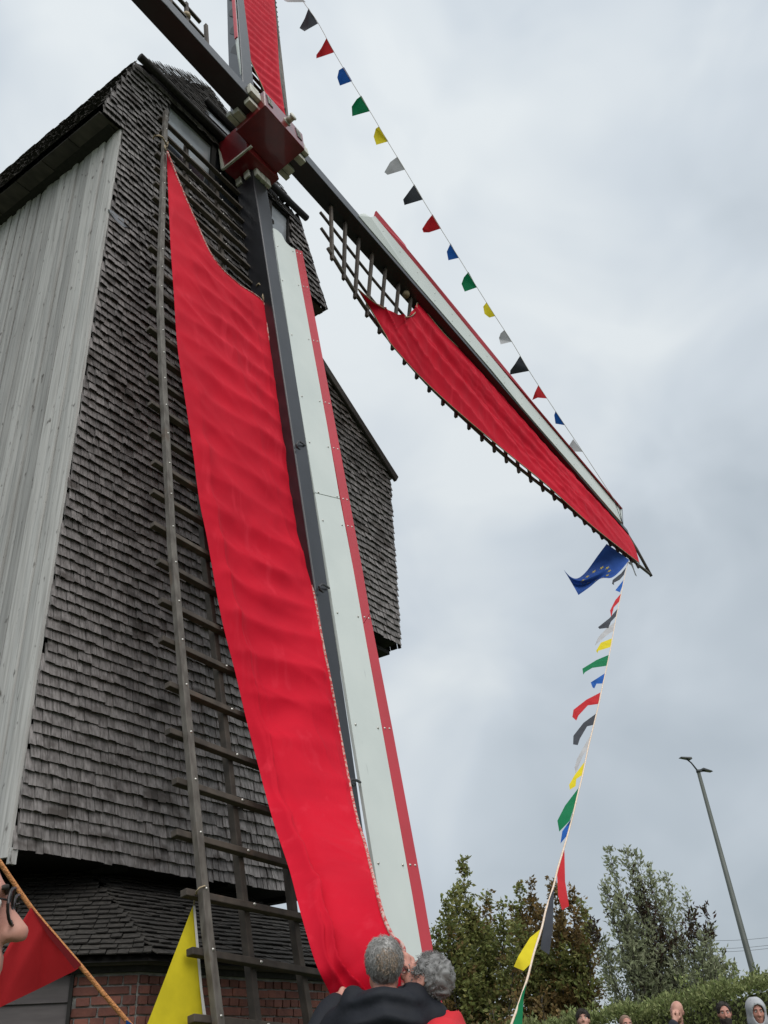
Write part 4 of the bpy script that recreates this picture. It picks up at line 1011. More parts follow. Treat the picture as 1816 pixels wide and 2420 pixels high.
# ------------------------------------------------------------------ people: one smooth skin per body from blended round shapes
def snets(f, xs, ys, zs):
    """surface of f=0 on a grid that may be unevenly spaced"""
    ax_ = [xs, ys, zs]
    X = np.stack(np.meshgrid(xs, ys, zs, indexing='ij'), -1)
    F = f(X); S = F < 0
    n = np.array(F.shape) - 1
    acc = np.zeros((*n, 3)); cnt = np.zeros(tuple(n))
    edges = []
    for a in range(3):
        b, c = (a + 1) % 3, (a + 2) % 3
        s0 = [slice(None)] * 3; s1 = [slice(None)] * 3; s0[a] = slice(0, -1); s1[a] = slice(1, None)
        idx = np.argwhere(S[tuple(s0)] != S[tuple(s1)])
        if not len(idx): continue
        i0 = tuple(idx.T); j = idx.copy(); j[:, a] += 1; i1 = tuple(j.T)
        t = F[i0] / (F[i0] - F[i1]); P = X[i0] + (X[i1] - X[i0]) * t[:, None]
        for db in (0, 1):
            for dc in (0, 1):
                q = idx.copy(); q[:, b] -= db; q[:, c] -= dc
                ok = (q >= 0).all(1) & (q < n).all(1)
                np.add.at(acc, tuple(q[ok].T), P[ok]); np.add.at(cnt, tuple(q[ok].T), 1)
        edges.append((a, idx, S[i0]))
    m_ = cnt > 0
    ids = np.full(tuple(n), -1); ids[m_] = np.arange(m_.sum())
    V_ = acc[m_] / cnt[m_][:, None]; Fc = []
    for a, idx, inside in edges:
        b, c = (a + 1) % 3, (a + 2) % 3
        ok = (idx[:, b] > 0) & (idx[:, c] > 0) & (idx[:, b] < n[b]) & (idx[:, c] < n[c]); idx, inside = idx[ok], inside[ok]
        def cell(db, dc):
            q = idx.copy(); q[:, b] -= db; q[:, c] -= dc; return ids[tuple(q.T)]
        q4 = np.stack([cell(0, 0), cell(1, 0), cell(1, 1), cell(0, 1)], 1)
        q4[~inside] = q4[~inside][:, ::-1]
        Fc.append(q4)
    Fc = np.concatenate(Fc); Fc = Fc[(Fc >= 0).all(1)]
    return V_, Fc
def smin(a, b, k): 
    h = np.clip(.5 + .5 * (b - a) / k, 0, 1); return b * (1 - h) + a * h - k * h * (1 - h)
def smax(a, b, k): return -smin(-a, -b, k)
def cap(X, p, q, r0, r1=None):
    p, q = np.asarray(p, float), np.asarray(q, float); r1 = r0 if r1 is None else r1
    d = q - p; t = np.clip(((X - p) @ d) / max(d @ d, 1e-9), 0, 1)
    return np.linalg.norm(X - (p + t[..., None] * d), axis=-1) - (r0 + (r1 - r0) * t)
def ell(X, c, r):
    q = (X - np.asarray(c, float)) / np.asarray(r, float); k0 = np.linalg.norm(q, axis=-1)
    k1 = np.linalg.norm(q / np.asarray(r, float), axis=-1)
    return k0 * (k0 - 1) / np.maximum(k1, 1e-6)
def rotm(yaw, pitch, roll=0):
    """local frame: x right, y face, z up; yaw about z, pitch tips the face up"""
    return (Matrix.Rotation(yaw, 3, 'Z') @ Matrix.Rotation(pitch, 3, 'X') @ Matrix.Rotation(roll, 3, 'Y'))
def head_sdf(L, nosek=1.0, jaw=1.0):
    d = ell(L, (0, -.012, .035), (.075, .096, .088))
    d = smin(d, ell(L, (0, .022, -.040), (.060 * jaw, .070, .084)), .04)
    d = smin(d, ell(L, (0, .066, -.100), (.026 * jaw, .022, .022)), .03)
    for s in (-1, 1):
        d = smin(d, ell(L, (s * .040, .058, -.022), (.026, .026, .026)), .022)
        d = smin(d, ell(L, (s * .048 * jaw, .005, -.080), (.018, .035, .022)), .03)
    d = smin(d, cap(L, (-.040, .080, .030), (.040, .080, .030), .012), .018)
    for s in (-1, 1): d = smax(d, -ell(L, (s * .031, .098, .010), (.019, .016, .013)), .014)
    d = smin(d, cap(L, (0, .086, .016), (0, .108 + .006 * nosek, -.030), .0085, .0135 * nosek), .012)
    for s in (-1, 1): d = smin(d, ell(L, (s * .013, .098, -.034), (.009, .011, .008)), .008)
    d = smin(d, cap(L, (-.020, .088, -.064), (.020, .088, -.064), .0065), .007)
    d = smin(d, cap(L, (-.017, .086, -.077), (.017, .086, -.077), .0075), .007)
    d = smax(d, -cap(L, (-.022, .102, -.0705), (.022, .102, -.0705), .003), .005)
    for s in (-1, 1):
        e = ell(L, (s * .080, -.010, -.002), (.011, .022, .033)); e = smax(e, -ell(L, (s * .091, -.004, -.002), (.008, .013, .021)), .006)
        d = smin(d, e, .010)
    return d
m_skin = mat('fair skin', (.56, .31, .235), .5, (.47, .235, .18), 22, (1, 1, 1), 3, .35, .7, spec=.35)
m_skin2 = mat('ruddy skin', (.50, .25, .19), .5, (.40, .175, .135), 22, (1, 1, 1), 3, .35, .7, spec=.35)
m_grey_hair = mat('silver grey hair', (.36, .35, .335), .6, (.27, .26, .25), 60, (1, 1, 1), 3, island=.14)
m_salt = mat('grey curly hair', (.27, .265, .26), .7, (.17, .165, .16), 40, (1, 1, 1), 3, island=.22)
m_brownh = mat('dark brown hair', (.014, .010, .008), .75, (.028, .020, .014), 50, (1, 1, 1), 3, island=.3)
m_stubble = mat('cropped light brown hair', (.16, .10, .07), .8, (.25, .16, .12), 50, (1, 1, 1), 3)
m_jacket = mat('black waterproof jacket', (.006, .007, .011), .7, (.010, .012, .017), 5, (1, 1, 1), 4, bump=.8, bscale=11, spec=.25)
m_redshirt = mat('red cotton shirt', (.55, .012, .022), .85, (.45, .01, .018), 6, (1, 1, 1), 4, bump=.4, bscale=18)
m_navy = mat('dark navy jumper', (.014, .016, .024), .9)
m_blue = mat('blue jumper', (.016, .05, .22), .85)
m_hood = mat('light grey hooded sweatshirt', (.40, .41, .43), .9, (.33, .34, .36), 12, (1, 1, 1), 4, bump=.3, bscale=30)
m_jeans = mat('dark trousers', (.02, .025, .04), .9)
m_eye = mat('eye white', (.72, .70, .67), .25); m_iris = mat('dark iris', (.02, .014, .01), .15)
m_frame = mat('dark spectacle frame', (.015, .010, .010), .3)
m_lens = bpy.data.materials.new('spectacle lens'); m_lens.use_nodes = True
_b = m_lens.node_tree.nodes['Principled BSDF']; _b.inputs['Alpha'].default_value = .22; _b.inputs['Roughness'].default_value = .03; _b.inputs['Base Color'].default_value = (.16, .17, .18, 1)
def zgrid(z0, zf, z1, coarse, fine): return np.concatenate([np.arange(z0, zf, coarse), np.arange(zf, z1 + fine, fine)])
class Person:
    """head centre in the world, yaw of the face (0 = +Y), pitch up; limbs given in the world"""
    def __init__(s, hc, yaw, pitch, body_yaw, label, group, skin, roll=0., arms=None, hands=(), fine=.009, ground=0.0, lean=(0, 0), nosek=1., jaw=1., extra=None, shoulder=.19, neckl=.255):
        s.hc = np.asarray(hc, float); s.R = np.array(rotm(yaw, pitch, roll)); s.label = label
        byaw = np.array(rotm(body_yaw, 0)); s.B = byaw
        fx, rx = byaw[:, 1], byaw[:, 0]
        neck = s.hc + s.R @ V(0, -.035, -.075)
        base = s.hc + V(0, 0, -neckl) - fx * .035 + V(lean[0], lean[1], 0)
        s.base = base; zt = base[2]
        hipz = ground + .92 * (zt - ground) / 1.45
        hip = V(base[0], base[1], hipz) - V(lean[0], lean[1], 0) * .5 - fx * .0
        s.hip = hip
        sh = [base + sg * rx * shoulder + V(0, 0, -.055) for sg in (-1, 1)]; s.sh = sh
        s.arms = []
        for i, sg in enumerate((-1, 1)):
            if arms and arms[i] is not None: el, ha = map(lambda q: np.asarray(q, float), arms[i])
            else:
                el = sh[i] + sg * rx * .05 + V(0, 0, -.29) - fx * .02; ha = el + fx * .07 + V(0, 0, -.25)
            s.arms.append((sh[i], el, ha))
        s.legs = [(hip + sg * rx * .09, hip + sg * rx * .10 + V(0, 0, -(hipz - ground) * .48) + fx * .02, V(*(hip + sg * rx * .11)[:2], ground + .07)) for sg in (-1, 1)]
        s.fx, s.rx = fx, rx
        def body(X):
            Lh = (X - s.hc) @ s.R
            d = head_sdf(Lh, nosek, jaw)
            d = smin(d, cap(X, neck, base + V(0, 0, .0), .054, .062), .03)
            d = smin(d, s.torso(X), .05)
            for (a, b, c) in s.arms:
                d = smin(d, cap(X, a, b, .052, .042), .04); d = smin(d, cap(X, b, c, .040, .027), .02)
            for (a, b, c) in s.legs:
                d = smin(d, cap(X, a, b, .085, .056), .05); d = smin(d, cap(X, b, c, .054, .036), .03)
                d = smin(d, cap(X, c + V(0, 0, -.03), c + s.fx * .14 + V(0, 0, -.035), .035, .03), .03)
            for hfn in hands: d = smin(d, hfn(X), .012)
            return d
        pts = [s.hc + V(0, 0, .16), s.hc + V(.14, .14, 0), s.hc - V(.14, .14, 0)] + [q for A_ in s.arms for q in A_] + [q for A_ in s.legs for q in A_]
        pts = np.array(pts); lo, hi = pts.min(0) - .17, pts.max(0) + .17
        xs, ys = np.arange(lo[0], hi[0], fine), np.arange(lo[1], hi[1], fine)
        zs = zgrid(ground - .03, min(base[2] - .12, s.hc[2] - .3), hi[2], .03, fine)
        s.grid = (xs, ys, zs)
        vv, ff = snets(body, xs, ys, zs)
        s.o = arr_mesh('person', vv, ff, skin, None, (hip[0], hip[1], ground), smooth=True)
        tag(s.o, label, 'person', group)
    def torso(s, X, g=0.0):
        b, h = s.base, s.hip
        mid = (b + h) / 2
        Y = X - 0
        d = cap(X, s.sh[0] * .88 + (s.sh[1]) * .12, s.sh[1] * .88 + s.sh[0] * .12, .072 + g)
        for q in (-1, 1):
            d = smin(d, cap(X, b + q * s.rx * .085 + V(0, 0, -.10), mid + q * s.rx * .07, .105 + g, .10 + g), .06)
            d = smin(d, cap(X, mid + q * s.rx * .07, h + q * s.rx * .07, .10 + g, .10 + g), .06)
        return d
    def garment(s, name, mt, g=.022, sleeves=(1, 1), cut=None, neck=True, extra=None, wr=.006, top=.0):
        def f(X):
            d = s.torso(X, g)
            for i, (a, b, c) in enumerate(s.arms):
                if sleeves[i] >= .4: d = smin(d, cap(X, a, a + (b - a) * min(1, sleeves[i] * 2), .058 + g, .050 + g), .05)
                if sleeves[i] > .6: d = smin(d, cap(X, b, b + (c - b) * (sleeves[i] * .95), .048 + g, .036 + g), .03)
            if neck: d = smin(d, cap(X, s.base + V(0, 0, -.03), s.base + V(0, 0, .035 + top), .072 + g * .6, .066 + g * .3), .05)
            if extra: d = extra(X, d)
            d = d + wr * np.sin(X[..., 0] * 17 + X[..., 2] * 26 + 3 * np.sin(X[..., 1] * 9 + X[..., 2] * 7)) * np.sin(X[..., 2] * 11 - X[..., 0] * 14 + 2 * np.sin(X[..., 0] * 9))
            d = np.maximum(d, (s.hip[2] - .12) - X[..., 2])
            if neck: d = np.maximum(d, -(cap(X, s.base, s.base + V(0, 0, .2), .058, .060)))
            return d
        xs, ys, zs = s.grid
        vv, ff = snets(f, xs, ys, zs)
        return arr_mesh(name, vv, ff, mt, s.o, smooth=True)
    def trousers(s):
        def f(X):
            d = cap(X, s.hip + s.rx * .06, s.hip - s.rx * .06, .13)
            for (a, b, c) in s.legs: d = smin(d, cap(X, a, b, .105, .078), .05); d = smin(d, cap(X, b, c, .078, .065), .03)
            return np.maximum(d, X[..., 2] - s.hip[2] - .06)
        xs, ys, zs = s.grid
        vv, ff = snets(f, xs[::3], ys[::3], zs[::1]); arr_mesh('trousers', vv, ff, m_jeans, s.o, smooth=True)
    def hair(s, mt, f_local, fine=.007, name='hair', lump=0.0, lf=60):
        lo, hi = -.16, .16
        def f(X):
            L = (X - s.hc) @ s.R
            d = f_local(L)
            if lump: d = d + lump * (np.sin(L[..., 0] * lf + 3 * np.sin(L[..., 1] * lf * .6)) * np.sin(L[..., 1] * lf * 1.1 + 2 * np.sin(L[..., 2] * lf * .7)) * np.sin(L[..., 2] * lf * .9 + 1.3))
            return d
        g = [np.arange(s.hc[i] + lo, s.hc[i] + hi, fine) for i in range(3)]
        vv, ff = snets(f, *g); return arr_mesh(name, vv, ff, mt, s.o, smooth=True)
    def at(s, *p): return s.hc + s.R @ V(*p)
    def strands(s, mt, n, region, ln=.03, r=.0011, curl=0.0, name='hair_strand', seed=1, down=.6):
        rg_ = np.random.default_rng(seed); mb = MB(); k = 0
        while k < n:
            q = rg_.normal(0, 1, 3); q /= np.linalg.norm(q)
            p = V(0, -.012, .035) + q * V(.080, .101, .094)
            if not region(p): continue
            k += 1; nrm = q / V(.080, .101, .094); nrm /= np.linalg.norm(nrm)
            t_ = V(*rg_.normal(0, 1, 3)) * .35 + V(0, -.35, -down); t_ -= nrm * t_.dot(nrm); t_ /= np.linalg.norm(t_) + 1e-6
            P = [p]
            for w_ in range(4):
                dirv = t_ + nrm * (.55 - .2 * w_) + rg_.normal(0, .25 + curl, 3); dirv /= np.linalg.norm(dirv)
                P.append(P[-1] + dirv * ln / 4)
            mb.tube([s.at(*x) for x in P], [r, r, r * .9, r * .7, r * .3], 3, cap=False)
        return mb.build(name, mt, s.o, kind='stuff')
    def eyes(s, brow=None):
        for sg in (-1, 1):
            bm = bmesh.new(); bmesh.ops.create_uvsphere(bm, u_segments=12, v_segments=8, radius=.0115)
            me = bpy.data.meshes.new('eye'); bm.to_mesh(me); bm.free(); me.materials.append(m_eye)
            c = s.at(sg * .031, .0785, .010); o = link('eye', me, s.o, c)
            mb = MB(); ring = [s.at(sg * .031 + .0058 * cos(t), .0912, .010 + .0062 * sin(t)) for t in np.linspace(0, 2 * pi, 11)[:-1]]
            mb.add(ring, [tuple(range(10))]); mb.build('iris', m_iris, o)
            if brow:
                mb = MB(); mb.tube([s.at(sg * .014, .094, .028), s.at(sg * .031, .095, .034), s.at(sg * .050, .080, .029)], [.004, .0048, .0022], 6); mb.build('eyebrow', brow, s.o)
    def glasses(s, rx_=.024, rz=.019, mt=None, wt=.0016):
        mt = mt or m_frame
        fr = MB()
        for sg in (-1, 1):
            ring = [s.at(sg * .032 + rx_ * cos(t), .108 - .006 * abs(cos(t)), .004 + rz * sin(t)) for t in np.linspace(0, 2 * pi, 17)]
            fr.tube(ring, wt, 5, cap=False)
            fr.tube([s.at(sg * (.032 + rx_), .100, .010), s.at(sg * .078, .085, .012), s.at(sg * .084, .0, .012), s.at(sg * .082, -.02, -.002)], .0017, 5)
        fr.tube([s.at(-.009, .108, .010), s.at(0, .112, .013), s.at(.009, .108, .010)], .0015, 5)
        o = fr.build('glasses', mt, s.o)
        for sg in (-1, 1):
            mb = MB(); ring = [s.at(sg * .032 + rx_ * .97 * cos(t), .107 - .006 * abs(cos(t)), .004 + rz * .97 * sin(t)) for t in np.linspace(0, 2 * pi, 17)[:-1]]
            mb.add(ring, [tuple(range(16))]); mb.build('lens', m_lens, o)
def grip_hand(wrist, palm_dir, curl_to, thumb_dir, sc=1.0):
    """a fist closed round an edge: palm, four unequal bent fingers, thumb from the side of the palm"""
    w_ = np.asarray(wrist, float); f = np.asarray(palm_dir, float); f /= np.linalg.norm(f)
    c = np.asarray(curl_to, float); c -= f * c.dot(f); c /= np.linalg.norm(c); sd = np.cross(f, c)
    if sd.dot(np.asarray(thumb_dir, float)) < 0: sd = -sd
    def fn(X):
        d = cap(X, w_ + sd * .016, w_ + f * .085 * sc + sd * .028, .021 * sc, .017 * sc)
        d = smin(d, cap(X, w_ - sd * .012, w_ + f * .080 * sc - sd * .026, .021 * sc, .015 * sc), .02)
        for i, (o_, ln) in enumerate(((.030, .9), (.010, 1.0), (-.010, .95), (-.029, .78))):
            k0 = w_ + f * .088 * sc + sd * o_ * sc; k1 = k0 + (f * .030 + c * .026) * ln * sc; k2 = k1 + (c * .026 - f * .006) * ln * sc; k3 = k2 + (-f * .020 + c * .002) * ln * sc
            d = smin(d, np.minimum(np.minimum(cap(X, k0, k1, .0092 * sc, .0088 * sc), cap(X, k1, k2, .0088 * sc, .0082 * sc)), cap(X, k2, k3, .0082 * sc, .0072 * sc)), .006)
        t0 = w_ + f * .022 * sc + sd * .030 * sc; t1 = t0 + (sd * .022 + f * .026 + c * .012) * sc; t2 = t1 + (f * .022 + c * .022 - sd * .006) * sc
        return smin(d, np.minimum(cap(X, t0, t1, .012 * sc, .0105 * sc), cap(X, t1, t2, .0105 * sc, .0085 * sc)), .012)
    return fn
# --- grey haired man seen from behind, looking up at the cloth
hc = at_depth((908, 2282), 4.35)
hl = at_depth((803, 2345), 4.52)
hr_target = at_depth((1000, 2520), 4.2)
el_l = hc + V(-.38, -.02, -.42)
g1 = Person(hc, radians(6), radians(34), radians(4), 'man with short silver hair in a black hooded jacket, seen from behind', 'men pulling down the sail cloth', m_skin2,
            arms=[(el_l, hl + V(-.02, -.07, -.06)), None], hands=[grip_hand(hl + V(-.02, -.07, -.06), V(.15, .6, .55), V(.5, .5, -.3), V(.2, -.2, .6))], lean=(.0, -.035), shoulder=.20, neckl=.195)
def hood1(X, d):
    b = g1.base
    h_ = cap(X, b + V(-.14, -.050, .05), b + V(.14, -.050, .05), .058, .058)
    h_ = smin(h_, ell(X, b + V(0, -.125, -.045), (.170, .070, .125)), .05)
    h_ = h_ + .010 * np.sin((X[..., 2] - b[2]) * 62 + 14 * np.abs(X[..., 0] - b[0])) * np.clip((b[1] - .05 - X[..., 1]) * 12, 0, 1)
    h_ = smin(h_, cap(X, b + V(-.12, .04, .045), b + V(-.15, -.06, .015), .035), .04); h_ = smin(h_, cap(X, b + V(.12, .04, .045), b + V(.15, -.06, .015), .035), .04)
    h_ = smax(h_, -ell(X, b + V(0, -.045, .085), (.10, .06, .05)), .03)
    return smin(d, h_, .035)
g1.garment('jacket', m_jacket, .034, (1, 1), extra=hood1, wr=.008); g1.trousers()
def hair1(L):
    d = ell(L, (0, -.014, .040), (.082, .104, .094))
    d = np.maximum(d, -(L[..., 2] + .055 + (L[..., 1] + .10) * .15)); d = np.maximum(d, L[..., 1] - .055 - .03 * (L[..., 2] > .09))
    return smax(d, -np.minimum(ell(L, (.090, -.005, -.01), (.030, .034, .050)), ell(L, (-.090, -.005, -.01), (.030, .034, .050))), .01)
g1.hair(m_grey_hair, hair1, .006, lump=.0035, lf=75)
g1.strands(m_grey_hair, 2600, lambda p: p[1] < .05 and p[2] > -.05 and not (abs(p[0]) > .068 and abs(p[2] + .01) < .03 and abs(p[1]) < .03), .034, .0011, .05, seed=3, down=.9)
# --- curly man in red with one arm raised to the bolt rope
hc = at_depth((1006, 2322), 4.28)
hu = at_depth((955, 2262), 4.52)
sh_r = hc + V(-.10, .06, -.28)
g2 = Person(hc, radians(66), radians(30), radians(76), 'man with curly grey hair and glasses in a red shirt reaching up to the cloth', 'men pulling down the sail cloth', m_skin2,
            arms=[(at_depth((992, 2420), 4.50), hu + V(.035, -.02, -.085)), None], hands=[grip_hand(hu + V(.035, -.02, -.085), V(-.10, .25, .95), V(-.75, .45, .1), V(.2, -.8, .2))], lean=(.05, .0), roll=radians(4), neckl=.20, shoulder=.165)
g2.garment('red_shirt', m_redshirt, .018, (.45, .45), wr=.006); g2.trousers()
def collar2(L): return L[..., 0] * 0 + 1
def hair2(L):
    d = ell(L, (0, -.022, .040), (.087, .106, .098))
    d = np.maximum(d, -(L[..., 2] + .075)); d = np.maximum(d, L[..., 1] - .052 - .25 * np.maximum(L[..., 2] - .05, 0))
    return smax(d, -np.minimum(ell(L, (.092, .002, -.012), (.032, .036, .048)), ell(L, (-.092, .002, -.012), (.032, .036, .048))), .012)
m_crown = mat('thin sandy hair', (.44, .34, .26), .7, (.36, .27, .20), 60, (1, 1, 1), 3, island=.12)
g1.strands(m_crown, 420, lambda p: (p / np.linalg.norm(p)) @ V(.05, -.75, .66) > .93, .036, .0013, .25, seed=9, down=.9)
g2.hair(m_salt, hair2, .006, lump=.011, lf=85)
g2.strands(m_salt, 2200, lambda p: p[1] < .055 and p[2] > -.07 and not (abs(p[0]) > .068 and abs(p[2] + .01) < .032 and abs(p[1]) < .034), .036, .0014, .55, seed=5, down=.2)
g2.eyes(m_salt); g2.glasses(.021, .017)
mb = MB(); mb.tube([g2.base + V(.058 * cos(t), .058 * sin(t), .045 + .02 * sin(t)) for t in np.linspace(0, 2 * pi, 17)], .014, 6, cap=False); mb.build('navy_collar', m_navy, g2.o)
# --- man close to the camera at the left edge, face in profile
LD = 1.42
lm = Person(at_depth((-138, 2172), LD) + V(0, 0, 0), radians(-75), radians(4), radians(-80), 'man with dark rimmed glasses at the left edge, his face in profile', None, m_skin2, nosek=1.15, fine=.008)
lm.garment('jacket', m_navy, .03, (1, 1)); lm.trousers()
def hair3(L):
    d = ell(L, (0, -.02, .046), (.082, .102, .090)); d = np.maximum(d, -(L[..., 2] + .03)); return np.maximum(d, L[..., 1] - .05 - .2 * np.maximum(L[..., 2] - .06, 0))
lm.hair(m_brownh, hair3, .007, lump=.004); lm.eyes(m_brownh); lm.glasses(.028, .027, None, .0026)
# --- onlookers in front of the hedge
def short_hair(front=.055, low=-.02, thick=0.0):
    def f(L):
        d = ell(L, (0, -.014, .040), (.080 + thick, .102 + thick, .093 + thick))
        d = np.maximum(d, -(L[..., 2] - low)); d = np.maximum(d, L[..., 1] - front - .35 * np.maximum(L[..., 2] - .07, 0)); return d
    return f
GR = 'onlookers standing before the hedge'
p1_ = Person(at_depth((1379, 2412), 12), radians(172), radians(14), radians(175), 'young man with short dark hair looking up, leftmost of the onlookers by the hedge', GR, m_skin, fine=.014)
p1_.hair(m_brownh, short_hair(.082, .012, .012), .011, lump=.008); p1_.strands(m_brownh, 420, lambda p: p[1] < .085 and p[2] > .055, .055, .0022, .3, seed=21, down=.2); p1_.garment('shirt', m_navy); p1_.trousers(); p1_.eyes(m_brownh)
p2_ = Person(at_depth((1481, 2425), 12), radians(186), radians(6), radians(180), 'onlooker with cropped hair whose head barely rises above the picture edge', GR, m_skin2, fine=.014)
p2_.hair(m_stubble, short_hair(.06, .0), .011); p2_.garment('shirt', m_navy); p2_.trousers(); p2_.eyes(m_stubble)
hb = at_depth((1600, 2392), 11.6)
hb_h = hb + V(-.035, -.125, .0)
p3_ = Person(hb, radians(150), radians(-22), radians(172), 'bald man in a dark jumper with one hand pressed to his forehead', GR, m_skin, fine=.012, neckl=.215,
             arms=[None, (hb + V(-.26, -.16, -.40), hb + V(-.075, -.13, -.10))], hands=[grip_hand(hb + V(-.075, -.125, -.10), V(.25, .05, .95), V(.3, .9, -.1), V(.9, -.2, .3), 1.05)], roll=radians(-14))
p3_.garment('jumper', m_navy, .025, (1, .9), top=.02); p3_.trousers(); p3_.eyes(m_stubble)
p3_.hair(mat('short ginger beard', (.22, .12, .07), .8), lambda L: np.maximum(np.maximum(ell(L, (0, .030, -.062), (.064, .074, .072)), L[..., 2] + .052), -(L[..., 1] - .012)), .011, 'beard', lump=.004)
p4_ = Person(at_depth((1713, 2396), 11.4), radians(170), radians(0), radians(175), 'man with dark hair and full dark beard in a blue jumper', GR, m_skin2, fine=.012, neckl=.22)
p4_.hair(m_brownh, short_hair(.062, .0, .006), .010, lump=.006); p4_.eyes(m_brownh)
p4_.hair(m_brownh, lambda L: smin(np.maximum(np.maximum(ell(L, (0, .028, -.070), (.070, .078, .075)), L[..., 2] + .050), -(L[..., 1] - .010)), ell(L, (0, .055, -.135), (.050, .040, .055)), .03), .010, 'beard', lump=.006)
p4_.strands(m_brownh, 380, lambda p: p[1] < .07 and p[2] > .05, .035, .0022, .3, seed=22, down=.2); p4_.garment('jumper', m_blue, .025, (1, 1)); p4_.trousers()
p5_ = Person(at_depth((1789, 2391), 11.0), radians(176), radians(-8), radians(172), 'young man in a light grey sweatshirt with the hood pulled up', GR, m_skin2, fine=.012, neckl=.21)
p5_.garment('sweatshirt', m_hood, .03, (1, 1)); p5_.trousers(); p5_.eyes(m_brownh)
p5_.hair(m_hood, lambda L: smax(np.abs(smin(ell(L, (0, -.025, .030), (.108, .135, .125)), ell(L, (0, -.03, -.10), (.115, .12, .10)), .05)) - .009, -ell(L, (0, .115, -.015), (.072, .085, .100)), .02), .011, 'hood')
p5_.hair(m_brownh, short_hair(.06, .02), .011)
# ------------------------------------------------------------------ trees, hedge, lamp, wires
def leafmat(nm, c, c2, tr=.4):
    return mat(nm, c, .6, c2, 1.3, (1, 1, 1), 4, .38, .66, 0, .45, .0, trans=tr, spec=.3)
m_leafg = leafmat('hornbeam leaf', (.19, .235, .075), (.28, .255, .09))
m_leafr = leafmat('rusty autumn leaf', (.22, .135, .052), (.19, .155, .06))
m_leafw = leafmat('willow leaf', (.29, .33, .19), (.38, .39, .26))
m_leafp = leafmat('purple brown leaf', (.070, .035, .028), (.060, .060, .030))
m_leafh = leafmat('hedge leaf', (.16, .205, .07), (.28, .30, .13), .3)
m_bark = mat('grey brown bark', (.055, .048, .040), .9, (.09, .08, .068), 8, (1, 1, .3), 5)
def leaf_cloud(P, D, size, rg_, aspect=.55, droop=.3):
    """two triangles per leaf, folded on the midrib; P base points, D growth directions"""
    n = len(P)
    D = D + rg_.normal(0, .55, D.shape) + np.array([0, 0, -droop]); D /= np.linalg.norm(D, axis=1)[:, None]
    S = np.cross(D, rg_.normal(0, 1, (n, 3))); S /= np.linalg.norm(S, axis=1)[:, None] + 1e-9
    Nn = np.cross(D, S); L = (size * rg_.uniform(.6, 1.3, n))[:, None]
    tip = P + D * L; mid = P + D * L * .45
    a = mid + S * L * aspect * .5 + Nn * L * .12; b = mid - S * L * aspect * .5 + Nn * L * .12
    vs_ = np.stack([P, a, tip, b], 1).reshape(-1, 3); i = np.arange(n) * 4
    return vs_, np.stack([i, i + 1, i + 2, i + 3], 1)
def tree(name, base, shoots, label, cat, group, leafs, seed, trunk_h=1.2, tr=.09, leaf_n=90, size=.085, aspect=.6, side=.55, twig=14, hang=.3):
    """shoots: (dx, dy, height, radius of its leaf column, share of second leaf colour)"""
    rg_ = np.random.default_rng(seed); base = np.asarray(base, float)
    root = thing(name, base, label, cat, group)
    mb = MB(); mb.tube([base + V(0, 0, -.1), base + V(.02, 0, trunk_h * .5), base + V(0, .02, trunk_h)], [tr * 1.25, tr, tr * .8], 9); mb.build('trunk', m_bark, root)
    br = MB(); LP, LD, LK = [], [], []
    for (dx, dy, h, rad, share) in shoots:
        top = base + V(dx, dy, h); st = base + V(dx * .12, dy * .12, trunk_h * rg_.uniform(.5, 1.0))
        n = 12; pts = []
        for i in range(n + 1):
            t = i / n; bend = t ** .55
            pts.append(st * (1 - t) + V(base[0] + dx, base[1] + dy, base[2] + h) * t + V((bend - t) * dx, (bend - t) * dy, 0) + rg_.normal(0, .025, 3) * min(1, t * 4) * min(1, (1 - t) * 5))
        br.tube(pts, [max(.005, tr * .32 * (1 - i / n) ** .8) for i in range(n + 1)], 6)
        for k in range(int(twig * h)):
            t = rg_.uniform(.10, 1.0) ** .85; q = t * n; i = min(int(q), n - 1); p = np.array(pts[i]) * (1 - (q - i)) + np.array(pts[i + 1]) * (q - i)
            an = rg_.uniform(0, 2 * pi); prof_ = (min(1, t / .22) ** .6) * (1 - .93 * max(0, (t - .35) / .65) ** 1.25)
            ln = rad * prof_ * rg_.uniform(.35, 1.15) + .05
            d = V(cos(an), sin(an), side + rg_.uniform(.0, .9)); d /= np.linalg.norm(d)
            e = p + d * ln; m2 = p + d * ln * .5 + V(0, 0, -.04 * ln)
            br.tube([p, m2, e], [.006, .004, .002], 3, cap=False)
            m = int(leaf_n * (ln / rad) * .12) + 3
            tt = rg_.uniform(.12, 1.05, m)
            P = p + (e - p) * tt[:, None] + rg_.normal(0, .05 * rad + .02, (m, 3))
            LP.append(P); LD.append(np.tile(d, (m, 1)))
            clump = noise.noise(Vector(e * .9) + Vector((seed, 0, 0)))
            LK.append(np.full(m, 1 if (rg_.random() < share * .5 or clump > .42 - share) else 0))
    br.build('branches', m_bark, root, kind='stuff')
    LP, LD, LK = np.concatenate(LP), np.concatenate(LD), np.concatenate(LK)
    for k, mt_ in enumerate(leafs):
        s_ = LK == k
        if s_.sum() < 5: continue
        vs_, fs = leaf_cloud(LP[s_], LD[s_], size, rg_, aspect, hang)
        arr_mesh('crown' if k == 0 else 'autumn_leaves', vs_, fs, mt_, root, kind='stuff')
    return root
def gp(px, dist, z=0.0):
    d = ray((px, 2300)); h = np.hypot(d[0], d[1]); return V(d[0] / h * dist, d[1] / h * dist, z)
def hz(p, dist):
    d = ray(p); h = np.hypot(d[0], d[1]); return CAM[2] + d[2] / h * dist
TG = 'trees behind the hedge'
